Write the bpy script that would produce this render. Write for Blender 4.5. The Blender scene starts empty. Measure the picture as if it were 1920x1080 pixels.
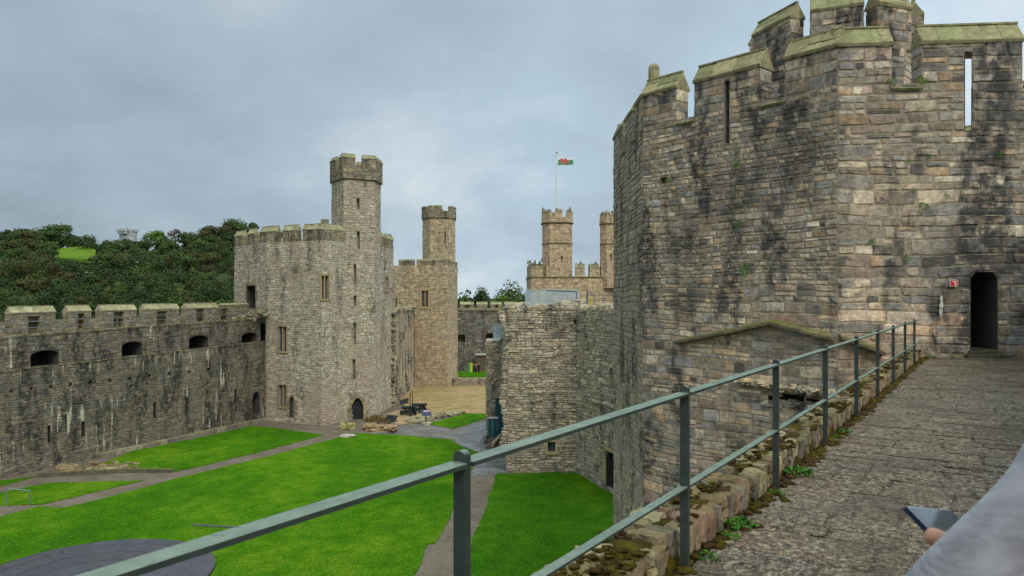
import bpy, bmesh, math, random
from mathutils import Vector, Matrix, noise as mnoise

# ------------------------------------------------------------------ camera
SC = bpy.context.scene
F, CX, HOR = 1400.0, 960.0, 556.0          # focal length in photo pixels, centre column, horizon row
cam_d = bpy.data.cameras.new("camera")
cam = bpy.data.objects.new("camera", cam_d)
SC.collection.objects.link(cam)
cam.location = (0, 0, 0); cam.rotation_euler = (math.radians(90), 0, 0)
cam_d.sensor_width = 36.0; cam_d.lens = F / 1920 * 36
cam_d.shift_y = (HOR - 540) / 1920
cam_d.clip_start = 0.05; cam_d.clip_end = 12000
cam_d.dof.use_dof = True; cam_d.dof.focus_distance = 30; cam_d.dof.aperture_fstop = 8.0
SC.camera = cam

# ------------------------------------------------------------------ view / render
SC.view_settings.view_transform = 'Standard'
SC.view_settings.look = 'None'
SC.view_settings.exposure = 0.0
SC.view_settings.gamma = 1.0
SC.view_settings.use_curve_mapping = False

# ------------------------------------------------------------------ world : overcast sky
SUN_DIR = Vector((0.30, -0.72, 0.80)).normalized()
SUN_EL = math.asin(SUN_DIR.z); SUN_AZ = math.atan2(SUN_DIR.x, SUN_DIR.y)
w = bpy.data.worlds.new("World"); SC.world = w; w.use_nodes = True
nt = w.node_tree; N_ = nt.nodes; L_ = nt.links; N_.clear()
out = N_.new('ShaderNodeOutputWorld'); bg = N_.new('ShaderNodeBackground')
bg.inputs['Strength'].default_value = 0.1
sky = N_.new('ShaderNodeTexSky'); sky.sky_type = 'NISHITA'; sky.sun_disc = False
sky.sun_elevation = SUN_EL; sky.sun_rotation = SUN_AZ
tc = N_.new('ShaderNodeTexCoord'); sep = N_.new('ShaderNodeSeparateXYZ')
L_.new(tc.outputs['Generated'], sep.inputs[0])
# the cloud deck: project the view direction on a layer overhead
mx = N_.new('ShaderNodeMath'); mx.operation = 'MAXIMUM'; mx.inputs[1].default_value = 0.0
L_.new(sep.outputs['Z'], mx.inputs[0])
ad = N_.new('ShaderNodeMath'); ad.operation = 'ADD'; ad.inputs[1].default_value = 0.42
L_.new(mx.outputs[0], ad.inputs[0])
comb = N_.new('ShaderNodeCombineXYZ')
for i, a in enumerate('XY'):
    dv = N_.new('ShaderNodeMath'); dv.operation = 'DIVIDE'
    L_.new(sep.outputs[a], dv.inputs[0]); L_.new(ad.outputs[0], dv.inputs[1]); L_.new(dv.outputs[0], comb.inputs[i])
nz = N_.new('ShaderNodeTexNoise'); nz.inputs['Scale'].default_value = 1.15; nz.inputs['Detail'].default_value = 7
nz.inputs['Roughness'].default_value = 0.58; nz.inputs['Distortion'].default_value = 0.15
mp = N_.new('ShaderNodeMapping'); mp.inputs['Location'].default_value = (3.35, 1.15, 0.0)
L_.new(comb.outputs[0], mp.inputs[0]); L_.new(mp.outputs[0], nz.inputs['Vector'])
cr = N_.new('ShaderNodeValToRGB'); e = cr.color_ramp.elements
e[0].position = 0.34; e[0].color = (3.35, 4.25, 5.0, 1)
e[1].position = 0.68; e[1].color = (6.7, 7.4, 7.9, 1)
q = cr.color_ramp.elements.new(0.52); q.color = (4.45, 5.65, 6.55, 1)
L_.new(nz.outputs['Fac'], cr.inputs['Fac'])
# left part of the sky is a darker bank, right is brighter
dirm = N_.new('ShaderNodeMapRange'); dirm.inputs['From Min'].default_value = -0.6; dirm.inputs['From Max'].default_value = 0.45
dirm.inputs['To Min'].default_value = 0.80; dirm.inputs['To Max'].default_value = 1.25
L_.new(sep.outputs['X'], dirm.inputs['Value'])
# overcast sky: the zenith is brighter than the horizon
zen = N_.new('ShaderNodeMapRange'); zen.inputs['From Min'].default_value = 0.36; zen.inputs['From Max'].default_value = 0.95
zen.inputs['To Min'].default_value = 1.0; zen.inputs['To Max'].default_value = 2.9
L_.new(sep.outputs['Z'], zen.inputs['Value'])
hz = N_.new('ShaderNodeMapRange'); hz.inputs['From Min'].default_value = 0.0; hz.inputs['From Max'].default_value = 0.10
hz.inputs['To Min'].default_value = 1.10; hz.inputs['To Max'].default_value = 1.0
L_.new(sep.outputs['Z'], hz.inputs['Value'])
m1 = N_.new('ShaderNodeMath'); m1.operation = 'MULTIPLY'; L_.new(dirm.outputs[0], m1.inputs[0]); L_.new(zen.outputs[0], m1.inputs[1])
m2 = N_.new('ShaderNodeMath'); m2.operation = 'MULTIPLY'; L_.new(m1.outputs[0], m2.inputs[0]); L_.new(hz.outputs[0], m2.inputs[1])
vm = N_.new('ShaderNodeVectorMath'); vm.operation = 'SCALE'; L_.new(cr.outputs[0], vm.inputs[0]); L_.new(m2.outputs[0], vm.inputs['Scale'])
mixs = N_.new('ShaderNodeMix'); mixs.data_type = 'RGBA'; mixs.inputs[0].default_value = 0.94
L_.new(sky.outputs[0], mixs.inputs[6]); L_.new(vm.outputs[0], mixs.inputs[7])
L_.new(mixs.outputs[2], bg.inputs['Color']); L_.new(bg.outputs[0], out.inputs[0])

sun_d = bpy.data.lights.new("sun", 'SUN'); sun_d.energy = 1.7; sun_d.angle = math.radians(25)
sun_d.color = (1.0, 0.93, 0.82)
sun = bpy.data.objects.new("sun", sun_d); SC.collection.objects.link(sun)
sun.rotation_euler = SUN_DIR.to_track_quat('Z', 'Y').to_euler()

# ------------------------------------------------------------------ helpers
ZG = -12.5        # courtyard level (the eye is at 0)
ZW = -1.6         # wall-walk level
R = random.Random(7)

def ray(px, Y): return (px - CX) / F * Y
def at(px, py, Y): return Vector((ray(px, Y), Y, (HOR - py) / F * Y))
def gp(px, py, z=ZG):
    Y = -z * F / (py - HOR)
    return Vector((ray(px, Y), Y, z))

def link(o):
    SC.collection.objects.link(o); return o

def tag(o, label=None, cat=None, group=None, kind=None):
    if label: o['label'] = label
    if cat: o['category'] = cat
    if group: o['group'] = group
    if kind: o['kind'] = kind
    return o

def thing(name, label, cat, loc=(0, 0, 0), group=None, rotz=0):
    o = bpy.data.objects.new(name, None); link(o)
    o.location = loc; o.rotation_euler = (0, 0, rotz); o.empty_display_size = 0.3
    return tag(o, label, cat, group)

class MB:
    """collects faces (world coordinates) with a per-face random triple"""
    def __init__(s): s.v = []; s.f = []; s.c = []; s.m = []; s.mats = []
    def mi(s, mat):
        if mat not in s.mats: s.mats.append(mat)
        return s.mats.index(mat) + 1
    def face(s, pts, c=(0.5, 0.5, 0), mat=None):
        b = len(s.v); s.v.extend(pts); s.f.append(tuple(range(b, b + len(pts)))); s.c.append(c)
        s.m.append(s.mi(mat) if mat else 0)
    def box(s, c, hx, hy, hz, ax=None, col=(0.5, 0.5, 0), mat=None):
        ax = ax or (Vector((1, 0, 0)), Vector((0, 1, 0)), Vector((0, 0, 1)))
        c = Vector(c)
        P = [c + ax[0] * (hx * i) + ax[1] * (hy * j) + ax[2] * (hz * k) for k in (-1, 1) for j in (-1, 1) for i in (-1, 1)]
        b = len(s.v); s.v.extend(P); mi = s.mi(mat) if mat else 0
        for f in ((0, 2, 3, 1), (4, 5, 7, 6), (0, 1, 5, 4), (2, 6, 7, 3), (0, 4, 6, 2), (1, 3, 7, 5)):
            s.f.append(tuple(b + i for i in f)); s.c.append(col); s.m.append(mi)
    def bar(s, a, b, w, h, up=Vector((0, 0, 1)), col=(0.5, 0.5, 0), mat=None):
        a = Vector(a); b = Vector(b); d = (b - a); L = d.length; d.normalize()
        x = d.cross(up); 
        if x.length < 1e-4: x = d.cross(Vector((1, 0, 0)))
        x.normalize(); y = x.cross(d)
        s.box((a + b) / 2, w / 2, L / 2, h / 2, (x, d, y), col, mat)
    def tube(s, pts, r, seg=8, col=(0.5, 0.5, 0), mat=None, cap=True):
        pts = [Vector(p) for p in pts]; rs = r if isinstance(r, (list, tuple)) else [r] * len(pts)
        rings = []; mi = s.mi(mat) if mat else 0
        for i, p in enumerate(pts):
            d = (pts[min(i + 1, len(pts) - 1)] - pts[max(i - 1, 0)])
            if d.length < 1e-6: d = Vector((0, 0, 1))
            d.normalize(); x = d.cross(Vector((0.13, 0.21, 0.97)))
            if x.length < 1e-3: x = d.cross(Vector((1, 0, 0)))
            x.normalize(); y = d.cross(x)
            b = len(s.v); s.v.extend([p + (x * math.cos(t) + y * math.sin(t)) * rs[i] for t in [2 * math.pi * k / seg for k in range(seg)]])
            rings.append(b)
        for i in range(len(rings) - 1):
            for k in range(seg):
                s.f.append((rings[i] + k, rings[i] + (k + 1) % seg, rings[i + 1] + (k + 1) % seg, rings[i + 1] + k)); s.c.append(col); s.m.append(mi)
        if cap:
            s.f.append(tuple(rings[0] + k for k in reversed(range(seg)))); s.c.append(col); s.m.append(mi)
            s.f.append(tuple(rings[-1] + k for k in range(seg))); s.c.append(col); s.m.append(mi)
    def rock(s, c, size, rnd, rot=0, p=4.0, n=3, jit=0.08, col=None, mat=None, tilt=None):
        c = Vector(c); idx = {}; mi = s.mi(mat) if mat else 0
        col = col or (rnd.random(), rnd.random(), 0)
        M = Matrix.Rotation(rot, 3, 'Z')
        if tilt: M = M @ Matrix.Rotation(tilt, 3, 'X')
        off = Vector((rnd.uniform(-99, 99), rnd.uniform(-99, 99), 0))
        def vid(i, j, k):
            key = (i, j, k)
            if key in idx: return idx[key]
            q_ = Vector((2 * i / n - 1, 2 * j / n - 1, 2 * k / n - 1))
            ln = (abs(q_.x) ** p + abs(q_.y) ** p + abs(q_.z) ** p) ** (1 / p)
            q_ = q_ / ln
            q_ = q_ * (1 + jit * 2.2 * mnoise.noise(q_ * 1.6 + off))
            q_ = Vector((q_.x * size[0] / 2, q_.y * size[1] / 2, q_.z * size[2] / 2))
            s.v.append(c + M @ q_); idx[key] = len(s.v) - 1
            return idx[key]
        for a in range(n):
            for b in range(n):
                for f in (((a, b, 0), (a, b + 1, 0), (a + 1, b + 1, 0), (a + 1, b, 0)), ((a, b, n), (a + 1, b, n), (a + 1, b + 1, n), (a, b + 1, n)),
                          ((a, 0, b), (a + 1, 0, b), (a + 1, 0, b + 1), (a, 0, b + 1)), ((a, n, b), (a, n, b + 1), (a + 1, n, b + 1), (a + 1, n, b)),
                          ((0, a, b), (0, a, b + 1), (0, a + 1, b + 1), (0, a + 1, b)), ((n, a, b), (n, a + 1, b), (n, a + 1, b + 1), (n, a, b + 1))):
                    s.f.append(tuple(vid(*t) for t in f)); s.c.append(col); s.m.append(mi)
    def build(s, name, mat=None, parent=None, smooth=False, label=None, weld=False):
        me = bpy.data.meshes.new(name)
        me.from_pydata([tuple(p) for p in s.v], [], s.f)
        mats = [mat or s.mats[0]] + s.mats
        for m_ in mats: me.materials.append(m_)
        if len(mats) > 1: me.polygons.foreach_set('material_index', s.m)
        at_ = me.attributes.new('rnd', 'FLOAT_COLOR', 'FACE')
        flat = []
        for c in s.c: flat.extend((c[0], c[1], c[2], 1.0))
        at_.data.foreach_set('color', flat)
        if smooth: me.polygons.foreach_set('use_smooth', [True] * len(me.polygons))
        me.update()
        o = bpy.data.objects.new(name, me); link(o)
        if parent is not None: attach(o, parent)
        if label: o['label'] = label
        return o

def world_loc(o):
    p = Vector(o.location)
    return p + world_loc(o.parent) if o.parent else p
def attach(o, parent):
    """parent without moving: meshes are built in world coordinates, thing roots are only translated"""
    o.parent = parent; o.location = -world_loc(parent)

# ------------------------------------------------------------------ materials
MATS = {}
class G:
    def __init__(s, name, rough=0.9, spec=0.3):
        m = bpy.data.materials.new(name); m.use_nodes = True; s.m = m; s.t = m.node_tree; s.N = s.t.nodes; s.L = s.t.links
        s.b = s.N['Principled BSDF']; s.b.inputs['Roughness'].default_value = rough
        s.b.inputs['Specular IOR Level'].default_value = spec
        MATS[name] = m
    def n(s, typ, **kw):
        x = s.N.new(typ)
        for k, v in kw.items(): setattr(x, k, v)
        return x
    def link(s, a, b): s.L.new(a, b)
    def pos(s, scale=(1, 1, 1), loc=(0, 0, 0)):
        t = s.n('ShaderNodeTexCoord'); m = s.n('ShaderNodeMapping')
        m.inputs['Scale'].default_value = scale; m.inputs['Location'].default_value = loc
        s.link(t.outputs['Object'], m.inputs[0]); return m.outputs[0]
    def noise(s, scale=1, detail=4, rough=0.55, vec=None, dist=0, sc3=(1, 1, 1), loc=(0, 0, 0)):
        x = s.n('ShaderNodeTexNoise'); x.inputs['Scale'].default_value = scale; x.inputs['Detail'].default_value = detail
        x.inputs['Roughness'].default_value = rough; x.inputs['Distortion'].default_value = dist
        s.link(vec if vec is not None else s.pos(sc3, loc), x.inputs['Vector']); return x.outputs['Fac']
    def ramp(s, fac, stops, interp='LINEAR'):
        x = s.n('ShaderNodeValToRGB'); x.color_ramp.interpolation = interp
        el = x.color_ramp.elements
        while len(el) < len(stops): el.new(0.5)
        for i, (p, c) in enumerate(stops):
            el[i].position = p; el[i].color = (c[0], c[1], c[2], 1) if not isinstance(c, (int, float)) else (c, c, c, 1)
        s.link(fac, x.inputs['Fac']); return x.outputs[0]
    def mix(s, fac, a, b, mode='MIX'):
        x = s.n('ShaderNodeMix', data_type='RGBA', blend_type=mode)
        for v, i in ((fac, 0), (a, 6), (b, 7)):
            if isinstance(v, (int, float)): x.inputs[i].default_value = v if i == 0 else (v, v, v, 1)
            elif isinstance(v, tuple): x.inputs[i].default_value = (v[0], v[1], v[2], 1)
            else: s.link(v, x.inputs[i])
        return x.outputs[2]
    def math(s, op, a, b=0.0, clamp=False):
        x = s.n('ShaderNodeMath', operation=op, use_clamp=clamp)
        for v, i in ((a, 0), (b, 1)):
            if isinstance(v, (int, float)): x.inputs[i].default_value = v
            else: s.link(v, x.inputs[i])
        return x.outputs[0]
    def bump(s, h, strength=0.5, dist=0.02):
        x = s.n('ShaderNodeBump'); x.inputs['Strength'].default_value = strength; x.inputs['Distance'].default_value = dist
        s.link(h, x.inputs['Height']); s.link(x.outputs[0], s.b.inputs['Normal'])
    def attr(s, name='rnd'):
        a = s.n('ShaderNodeAttribute', attribute_name=name); sp = s.n('ShaderNodeSeparateColor'); s.link(a.outputs['Color'], sp.inputs[0])
        return sp.outputs
    def base(s, c):
        if isinstance(c, tuple): s.b.inputs['Base Color'].default_value = (c[0], c[1], c[2], 1)
        else: s.link(c, s.b.inputs['Base Color'])

def plain(name, col, rough=0.7, metal=0.0, var=0.15, sc=3.0, spec=0.3, bump=0.0):
    g = G(name, rough, spec); g.b.inputs['Metallic'].default_value = metal
    nz_ = g.noise(sc, 5)
    g.base(g.mix(1.0, col, g.ramp(nz_, [(0.3, 1 - var), (0.7, 1 + var)]), 'MULTIPLY'))
    if bump: g.bump(g.noise(sc * 12, 3), bump, 0.01)
    return g.m

PAL_NEAR = [(0.17, 0.162, 0.145), (0.25, 0.205, 0.15), (0.29, 0.24, 0.17), (0.21, 0.195, 0.17), (0.165, 0.165, 0.16),
            (0.275, 0.225, 0.165), (0.21, 0.185, 0.145), (0.36, 0.315, 0.235), (0.25, 0.185, 0.145), (0.09, 0.085, 0.078), (0.165, 0.17, 0.168), (0.31, 0.215, 0.125), (0.29, 0.25, 0.205), (0.22, 0.16, 0.115), (0.31, 0.28, 0.225)]
def stone(name, pal, val=1.0, dark=0.5, dark_lo=0.52, dw=0.16, white=0.0, moss=0.5, tint=(0.10, 0.12, 0.03), mortar=(0.28, 0.235, 0.17),
          patch=None, fine=9.0, stain_z=0.16, bumpd=0.02, coh=0.35, sat=1.0, con=0.27, avg=None, al=0.1, ah=0.65, spots=()):
    g = G(name, 0.93, 0.15)
    a = g.attr()
    low = g.noise(0.33, 3)
    sel = g.math('ADD', g.math('MULTIPLY', a[0], 1 - coh * 0.5), g.math('MULTIPLY', g.math('SUBTRACT', low, 0.32), coh), clamp=True)
    n = len(pal)
    col = g.ramp(sel, [(i / n, c) for i, c in enumerate(pal)], 'CONSTANT')
    col = g.mix(1.0, col, g.ramp(a[1], [(0, 1 - con), (0.5, 0.98), (1, 1 + con)]), 'MULTIPLY')
    if avg:      # weathering evens out the differences between stones, more in some places
        col = g.mix(g.ramp(g.noise(0.7, 4, loc=(7, 7, 7)), [(0.35, al), (0.65, ah)]), col, avg)
    # blotches inside one stone
    mott = g.noise(fine, 8, 0.74)
    col = g.mix(1.0, col, g.ramp(mott, [(0.30, 0.42), (0.5, 1.0), (0.70, 1.55)]), 'MULTIPLY')
    mo = g.mix(1.0, mortar, g.ramp(mott, [(0.3, 0.6), (0.7, 1.3)]), 'MULTIPLY')
    col = g.mix(a[2], col, mo)
    if patch:      # a region of other render / stone (plaster, pinkish stone)
        col = g.mix(g.ramp(g.noise(0.22, 3, loc=(5, 3, 9)), [(0.52, 0), (0.60, 0.55)]), col, patch)
    # rain-washed soot
    st = g.noise(1.0, 5, 0.6, sc3=(0.9, 0.9, stain_z), dist=0.3)
    st2 = g.noise(2.6, 5, 0.65, loc=(3, 7, 1))
    sm = g.math('MULTIPLY', g.ramp(st, [(dark_lo, 0), (dark_lo + dw, 1)]), g.ramp(st2, [(0.40, 0.12), (0.54, 1)]))
    col = g.mix(g.math('MULTIPLY', sm, dark), col, (0.034, 0.035, 0.038))
    # stains of their own: (x, y, z, radius, strength); negative strength = washed pale
    for (sx, sy, sz, sr, sk) in spots:
        tcn = g.n('ShaderNodeTexCoord'); vd = g.n('ShaderNodeVectorMath', operation='DISTANCE'); g.link(tcn.outputs['Object'], vd.inputs[0]); vd.inputs[1].default_value = (sx, sy, sz)
        dd = g.math('ADD', g.math('DIVIDE', vd.outputs['Value'], sr), g.math('MULTIPLY', g.math('SUBTRACT', st, 0.5), -2.2))
        mk = g.math('MULTIPLY', g.ramp(dd, [(0.35, 1), (1.0, 0)]), g.ramp(st2, [(0.36, 0.35), (0.56, 1)]))
        if sk > 0: col = g.mix(g.math('MULTIPLY', mk, sk), col, (0.036, 0.036, 0.037))
        else: col = g.mix(g.math('MULTIPLY', mk, -sk), col, g.mix(1.0, col, (1.5, 1.42, 1.3), 'MULTIPLY'))
    # pale lichen
    li = g.noise(3.3, 6, 0.7, loc=(11, 2, 5))
    col = g.mix(g.ramp(li, [(0.64, 0), (0.72, 0.45)]), col, (0.42, 0.41, 0.34))
    if white:
        ws = g.noise(1.0, 4, 0.6, sc3=(2.9, 2.9, 0.28)); wm = g.noise(0.22, 2, loc=(0, 2, 4))
        col = g.mix(g.math('MULTIPLY', g.math('MULTIPLY', g.ramp(ws, [(0.595, 0), (0.64, 1)]), g.ramp(wm, [(0.44, 0), (0.54, 1)])), white), col, (0.52, 0.52, 0.47))
    # moss and algae on what faces up
    ge = g.n('ShaderNodeNewGeometry'); sp = g.n('ShaderNodeSeparateXYZ'); g.link(ge.outputs['True Normal'], sp.inputs[0])
    up = g.ramp(sp.outputs['Z'], [(0.25, 0), (0.6, 1)])
    mm = g.math('MULTIPLY', up, g.ramp(g.noise(1.7, 5, 0.6), [(0.30, 0.35), (0.62, 1)]))
    tc_ = g.mix(g.ramp(g.noise(4.0, 4), [(0.35, 0), (0.65, 1)]), tint, tuple(min(1, x * 1.9) for x in tint))
    col = g.mix(g.math('MULTIPLY', mm, moss), col, tc_)
    col = g.mix(1.0, col, (val * 1.08, val * 0.985, val * 0.865), 'MULTIPLY')
    if sat != 1.0:
        h = g.n('ShaderNodeHueSaturation'); h.inputs['Saturation'].default_value = sat; g.link(col, h.inputs['Color']); col = h.outputs[0]
    g.base(col)
    g.bump(g.math('ADD', mott, g.math('MULTIPLY', g.noise(fine * 4, 4, 0.7), 0.5)), 0.75, bumpd)
    return g.m

M_NEAR = stone('tower_stone_weathered', PAL_NEAR, 1.62, spots=[(11.7, 19.5, 0.9, 1.7, 0.85), (13.4, 19.3, 0.2, 1.6, 0.8), (7.9, 20.7, 4.2, 1.5, 0.8), (6.6, 22.2, 3.0, 1.3, 0.75), (5.4, 23.6, 1.6, 1.0, 0.85), (5.5, 23.5, -0.2, 0.8, 0.8), (13.0, 19.4, 4.4, 1.0, 0.6), (9.4, 19.8, -0.6, 2.4, -0.8), (10.0, 19.7, 3.0, 1.5, -0.7), (6.6, 22.2, -2.2, 2.6, -0.7)], dark=0.93, dark_lo=0.492, dw=0.10, avg=(0.225, 0.195, 0.15), con=0.40, mortar=(0.21, 0.175, 0.13), al=0.0, ah=0.28, moss=0.55, tint=(0.16, 0.17, 0.07), fine=6, stain_z=0.28, bumpd=0.045, sat=0.87)
M_COPE = stone('coping_stone_mossy', [(0.23, 0.23, 0.13), (0.27, 0.26, 0.16), (0.20, 0.22, 0.12), (0.29, 0.26, 0.16)], 1.1, dark=0.4, dark_lo=0.58,
               moss=0.45, tint=(0.155, 0.16, 0.08), fine=6)
PAL_T2 = [(0.33, 0.30, 0.25), (0.38, 0.335, 0.26), (0.31, 0.29, 0.26), (0.36, 0.30, 0.22), (0.41, 0.385, 0.31), (0.28, 0.275, 0.24), (0.32, 0.265, 0.20), (0.38, 0.355, 0.28)]
M_T2 = stone('keep_stone_pale', PAL_T2, 1.27, dark=0.65, dark_lo=0.55, dw=0.1, moss=0.6, tint=(0.17, 0.18, 0.07), mortar=(0.22, 0.20, 0.15), fine=3.2,
             patch=(0.31, 0.245, 0.20), stain_z=0.2, bumpd=0.04, con=0.24, avg=(0.35, 0.31, 0.25), ah=0.5, sat=0.9)
M_T3 = stone('gate_stone_buff', [(0.33, 0.285, 0.21), (0.38, 0.32, 0.22), (0.30, 0.26, 0.20), (0.36, 0.28, 0.17), (0.27, 0.25, 0.21), (0.40, 0.35, 0.26)],
             1.25, con=0.2, avg=(0.36, 0.31, 0.225), dark=0.55, dark_lo=0.57, moss=0.5, tint=(0.17, 0.17, 0.09), fine=2.0, stain_z=0.2, bumpd=0.05)
M_LW = stone('curtain_stone_sooty', [(0.17, 0.16, 0.14), (0.205, 0.185, 0.155), (0.14, 0.138, 0.13), (0.235, 0.205, 0.165), (0.18, 0.15, 0.12), (0.155, 0.155, 0.152), (0.26, 0.225, 0.175)],
             1.1, con=0.2, avg=(0.175, 0.165, 0.145), dark=0.92, dark_lo=0.455, dw=0.13, white=0.9, moss=0.9, tint=(0.075, 0.068, 0.018), mortar=(0.15, 0.13, 0.10), fine=3.5, stain_z=0.3, bumpd=0.04)
M_BACK = stone('back_wall_stone_dark', [(0.13, 0.13, 0.12), (0.16, 0.15, 0.13), (0.11, 0.115, 0.11), (0.18, 0.17, 0.15)], 1.15, dark=0.8, dark_lo=0.45,
               white=0.3, moss=0.8, tint=(0.14, 0.14, 0.05), mortar=(0.12, 0.115, 0.10), fine=2, stain_z=0.1, bumpd=0.05)
M_RUIN = stone('ruin_stone_buff', [(0.37, 0.32, 0.24), (0.41, 0.35, 0.265), (0.32, 0.29, 0.235), (0.38, 0.31, 0.225), (0.28, 0.265, 0.235), (0.39, 0.31, 0.20), (0.39, 0.35, 0.28), (0.20, 0.19, 0.175), (0.35, 0.28, 0.22), (0.44, 0.39, 0.31)],
               1.22, con=0.34, avg=(0.35, 0.305, 0.235), al=0, ah=0.4, dark=0.75, dark_lo=0.55, dw=0.09, moss=0.6, tint=(0.14, 0.14, 0.06), mortar=(0.21, 0.18, 0.135), fine=4.5, stain_z=0.3, bumpd=0.03, sat=0.85)
M_SIDE = stone('tower_side_stone_grey', [(0.19, 0.18, 0.155), (0.25, 0.225, 0.175), (0.28, 0.245, 0.18), (0.20, 0.195, 0.175), (0.18, 0.18, 0.17), (0.22, 0.185, 0.14), (0.12, 0.115, 0.105)],
               1.45, con=0.25, avg=(0.225, 0.20, 0.165), dark=0.9, dark_lo=0.50, dw=0.10, moss=0.5, tint=(0.15, 0.16, 0.06), mortar=(0.16, 0.14, 0.11), fine=6, stain_z=0.35)
M_EAGLE = stone('far_tower_stone_buff', con=0.18, avg=(0.37, 0.30, 0.215), pal= [(0.36, 0.29, 0.20), (0.40, 0.33, 0.24), (0.33, 0.26, 0.18), (0.37, 0.29, 0.18), (0.29, 0.25, 0.19)], val=1.3, dark=0.55, dark_lo=0.57,
                moss=0.6, tint=(0.17, 0.16, 0.08), fine=1.5, stain_z=0.25, bumpd=0.06)
M_OCHRE = stone('dressed_ochre_stone', [(0.36, 0.285, 0.17), (0.40, 0.32, 0.195), (0.33, 0.27, 0.17)], 1.0, dark=0.3, dark_lo=0.6, moss=0.3, fine=4)
M_DRESS = stone('dressed_stone', [(0.31, 0.25, 0.17), (0.27, 0.23, 0.16), (0.34, 0.28, 0.18)], 1.0, dark=0.5, dark_lo=0.52, moss=0.5, fine=5)
M_DRIP = stone('drip_mould_stone', [(0.15, 0.14, 0.10), (0.12, 0.115, 0.09), (0.18, 0.16, 0.11)], 1.0, dark=0.5, dark_lo=0.5, moss=0.8, tint=(0.09, 0.10, 0.02), fine=7)
M_WHITE = plain('limewashed_stone', (0.40, 0.40, 0.385), 0.9, var=0.3, sc=0.8)
M_DARKWOOD = plain('dark_door_wood', (0.028, 0.026, 0.03), 0.7, sc=6)
M_WOOD = plain('weathered_wood', (0.13, 0.10, 0.065), 0.8, sc=6, bump=0.3)
M_GLASSDK = plain('dark_leaded_glass', (0.05, 0.06, 0.075), 0.25, sc=2, spec=0.5)
M_LEAD = plain('window_lead', (0.16, 0.17, 0.17), 0.6)
M_TEAL = plain('teal_painted_metal', (0.012, 0.075, 0.095), 0.35, sc=2, spec=0.5)
M_TEALG = plain('teal_glazing', (0.10, 0.26, 0.28), 0.15, sc=1.5, spec=0.6)
M_IRON = plain('black_iron', (0.022, 0.026, 0.028), 0.5, sc=8, spec=0.5)
M_GALV = plain('galvanised_steel', (0.20, 0.23, 0.24), 0.45, metal=0.3, sc=3)
M_REVEAL_SHADE = plain('reveal_stone_shade_dark', (0.07, 0.062, 0.052), 0.95, sc=2, bump=0.5)  # jambs and backs of openings: their shade is put into this dark colour
M_POLEW = plain('white_flagpole_paint', (0.72, 0.70, 0.66), 0.5)
M_CREAM = plain('pale_boulder', (0.42, 0.36, 0.25), 0.9, sc=2, var=0.35, bump=0.6)
M_BOULDER = plain('tan_boulder', (0.30, 0.20, 0.10), 0.9, sc=2, var=0.35, bump=0.6)
M_YELROCK = plain('lichened_boulder', (0.34, 0.29, 0.12), 0.9, sc=2.5, var=0.5, bump=0.6)

def rail_paint():
    g = G('grey_green_rail_paint', 0.5, 0.4)
    n = g.noise(9, 6, 0.65); col = g.ramp(n, [(0.3, (0.030, 0.042, 0.035)), (0.7, (0.05, 0.066, 0.055))])
    chips = g.noise(26, 5, 0.7, loc=(4, 4, 4))
    col = g.mix(g.ramp(chips, [(0.655, 0), (0.70, 0.8)]), col, (0.085, 0.045, 0.025))
    ge = g.n('ShaderNodeNewGeometry'); sp = g.n('ShaderNodeSeparateXYZ'); g.link(ge.outputs['True Normal'], sp.inputs[0])
    # upper faces paler than the sides: their sheen is put into the paint colour
    up = g.ramp(sp.outputs['Z'], [(0.5, 0), (0.9, 1)])
    ch = g.mix(g.ramp(g.noise(14, 5, 0.6, loc=(1, 9, 2)), [(0.35, 0), (0.65, 1)]), (0.135, 0.175, 0.120), (0.195, 0.24, 0.172))
    col = g.mix(g.math('MULTIPLY', up, g.math('MULTIPLY', g.ramp(chips, [(0.62, 1), (0.68, 0.15)]), g.ramp(g.noise(3.2, 5, 0.7, loc=(8, 8, 1)), [(0.34, 0.7), (0.5, 1)]))), col, ch)
    g.base(col); g.bump(g.noise(60, 4, 0.7), 0.35, 0.002); return g.m
M_RAIL = rail_paint()

def grass_mat(name, c0, c1, c2, fl=True):
    g = G(name, 0.95, 0.05)
    n1 = g.noise(0.16, 5, 0.6, sc3=(1, 0.6, 1)); n2 = g.noise(0.9, 5, 0.65); n3 = g.noise(7, 6, 0.75)
    col = g.ramp(g.math('ADD', g.math('MULTIPLY', n1, 0.6), g.math('MULTIPLY', n2, 0.4)), [(0.40, c0), (0.5, c1), (0.60, c2)])
    col = g.mix(1.0, col, g.ramp(n3, [(0.36, 0.55), (0.5, 1.0), (0.64, 1.5)]), 'MULTIPLY')
    if fl:      # daisies
        v = g.n('ShaderNodeTexVoronoi'); v.inputs['Scale'].default_value = 1.9; g.link(g.pos(), v.inputs['Vector'])
        d = g.ramp(v.outputs['Distance'], [(0.05, 1), (0.075, 0)]); k = g.ramp(g.noise(0.12, 2, loc=(8, 1, 0)), [(0.50, 0), (0.60, 0.8)])
        col = g.mix(g.math('MULTIPLY', d, k), col, (0.45, 0.5, 0.35))
    g.base(col); g.bump(g.math('ADD', n3, g.noise(28, 3, 0.7)), 0.9, 0.06); return g.m
M_GRASS = grass_mat('lawn_grass', (0.042, 0.140, 0.003), (0.066, 0.186, 0.003), (0.125, 0.235, 0.008))
M_GRASS2 = grass_mat('lawn_grass_shorn', (0.034, 0.124, 0.003), (0.052, 0.162, 0.003), (0.088, 0.20, 0.006))
M_FIELD = grass_mat('far_field', (0.085, 0.15, 0.012), (0.11, 0.18, 0.015), (0.13, 0.20, 0.018), False)
M_OUTG = grass_mat('outer_ground', (0.03, 0.05, 0.015), (0.04, 0.06, 0.02), (0.05, 0.07, 0.02), False)

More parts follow.
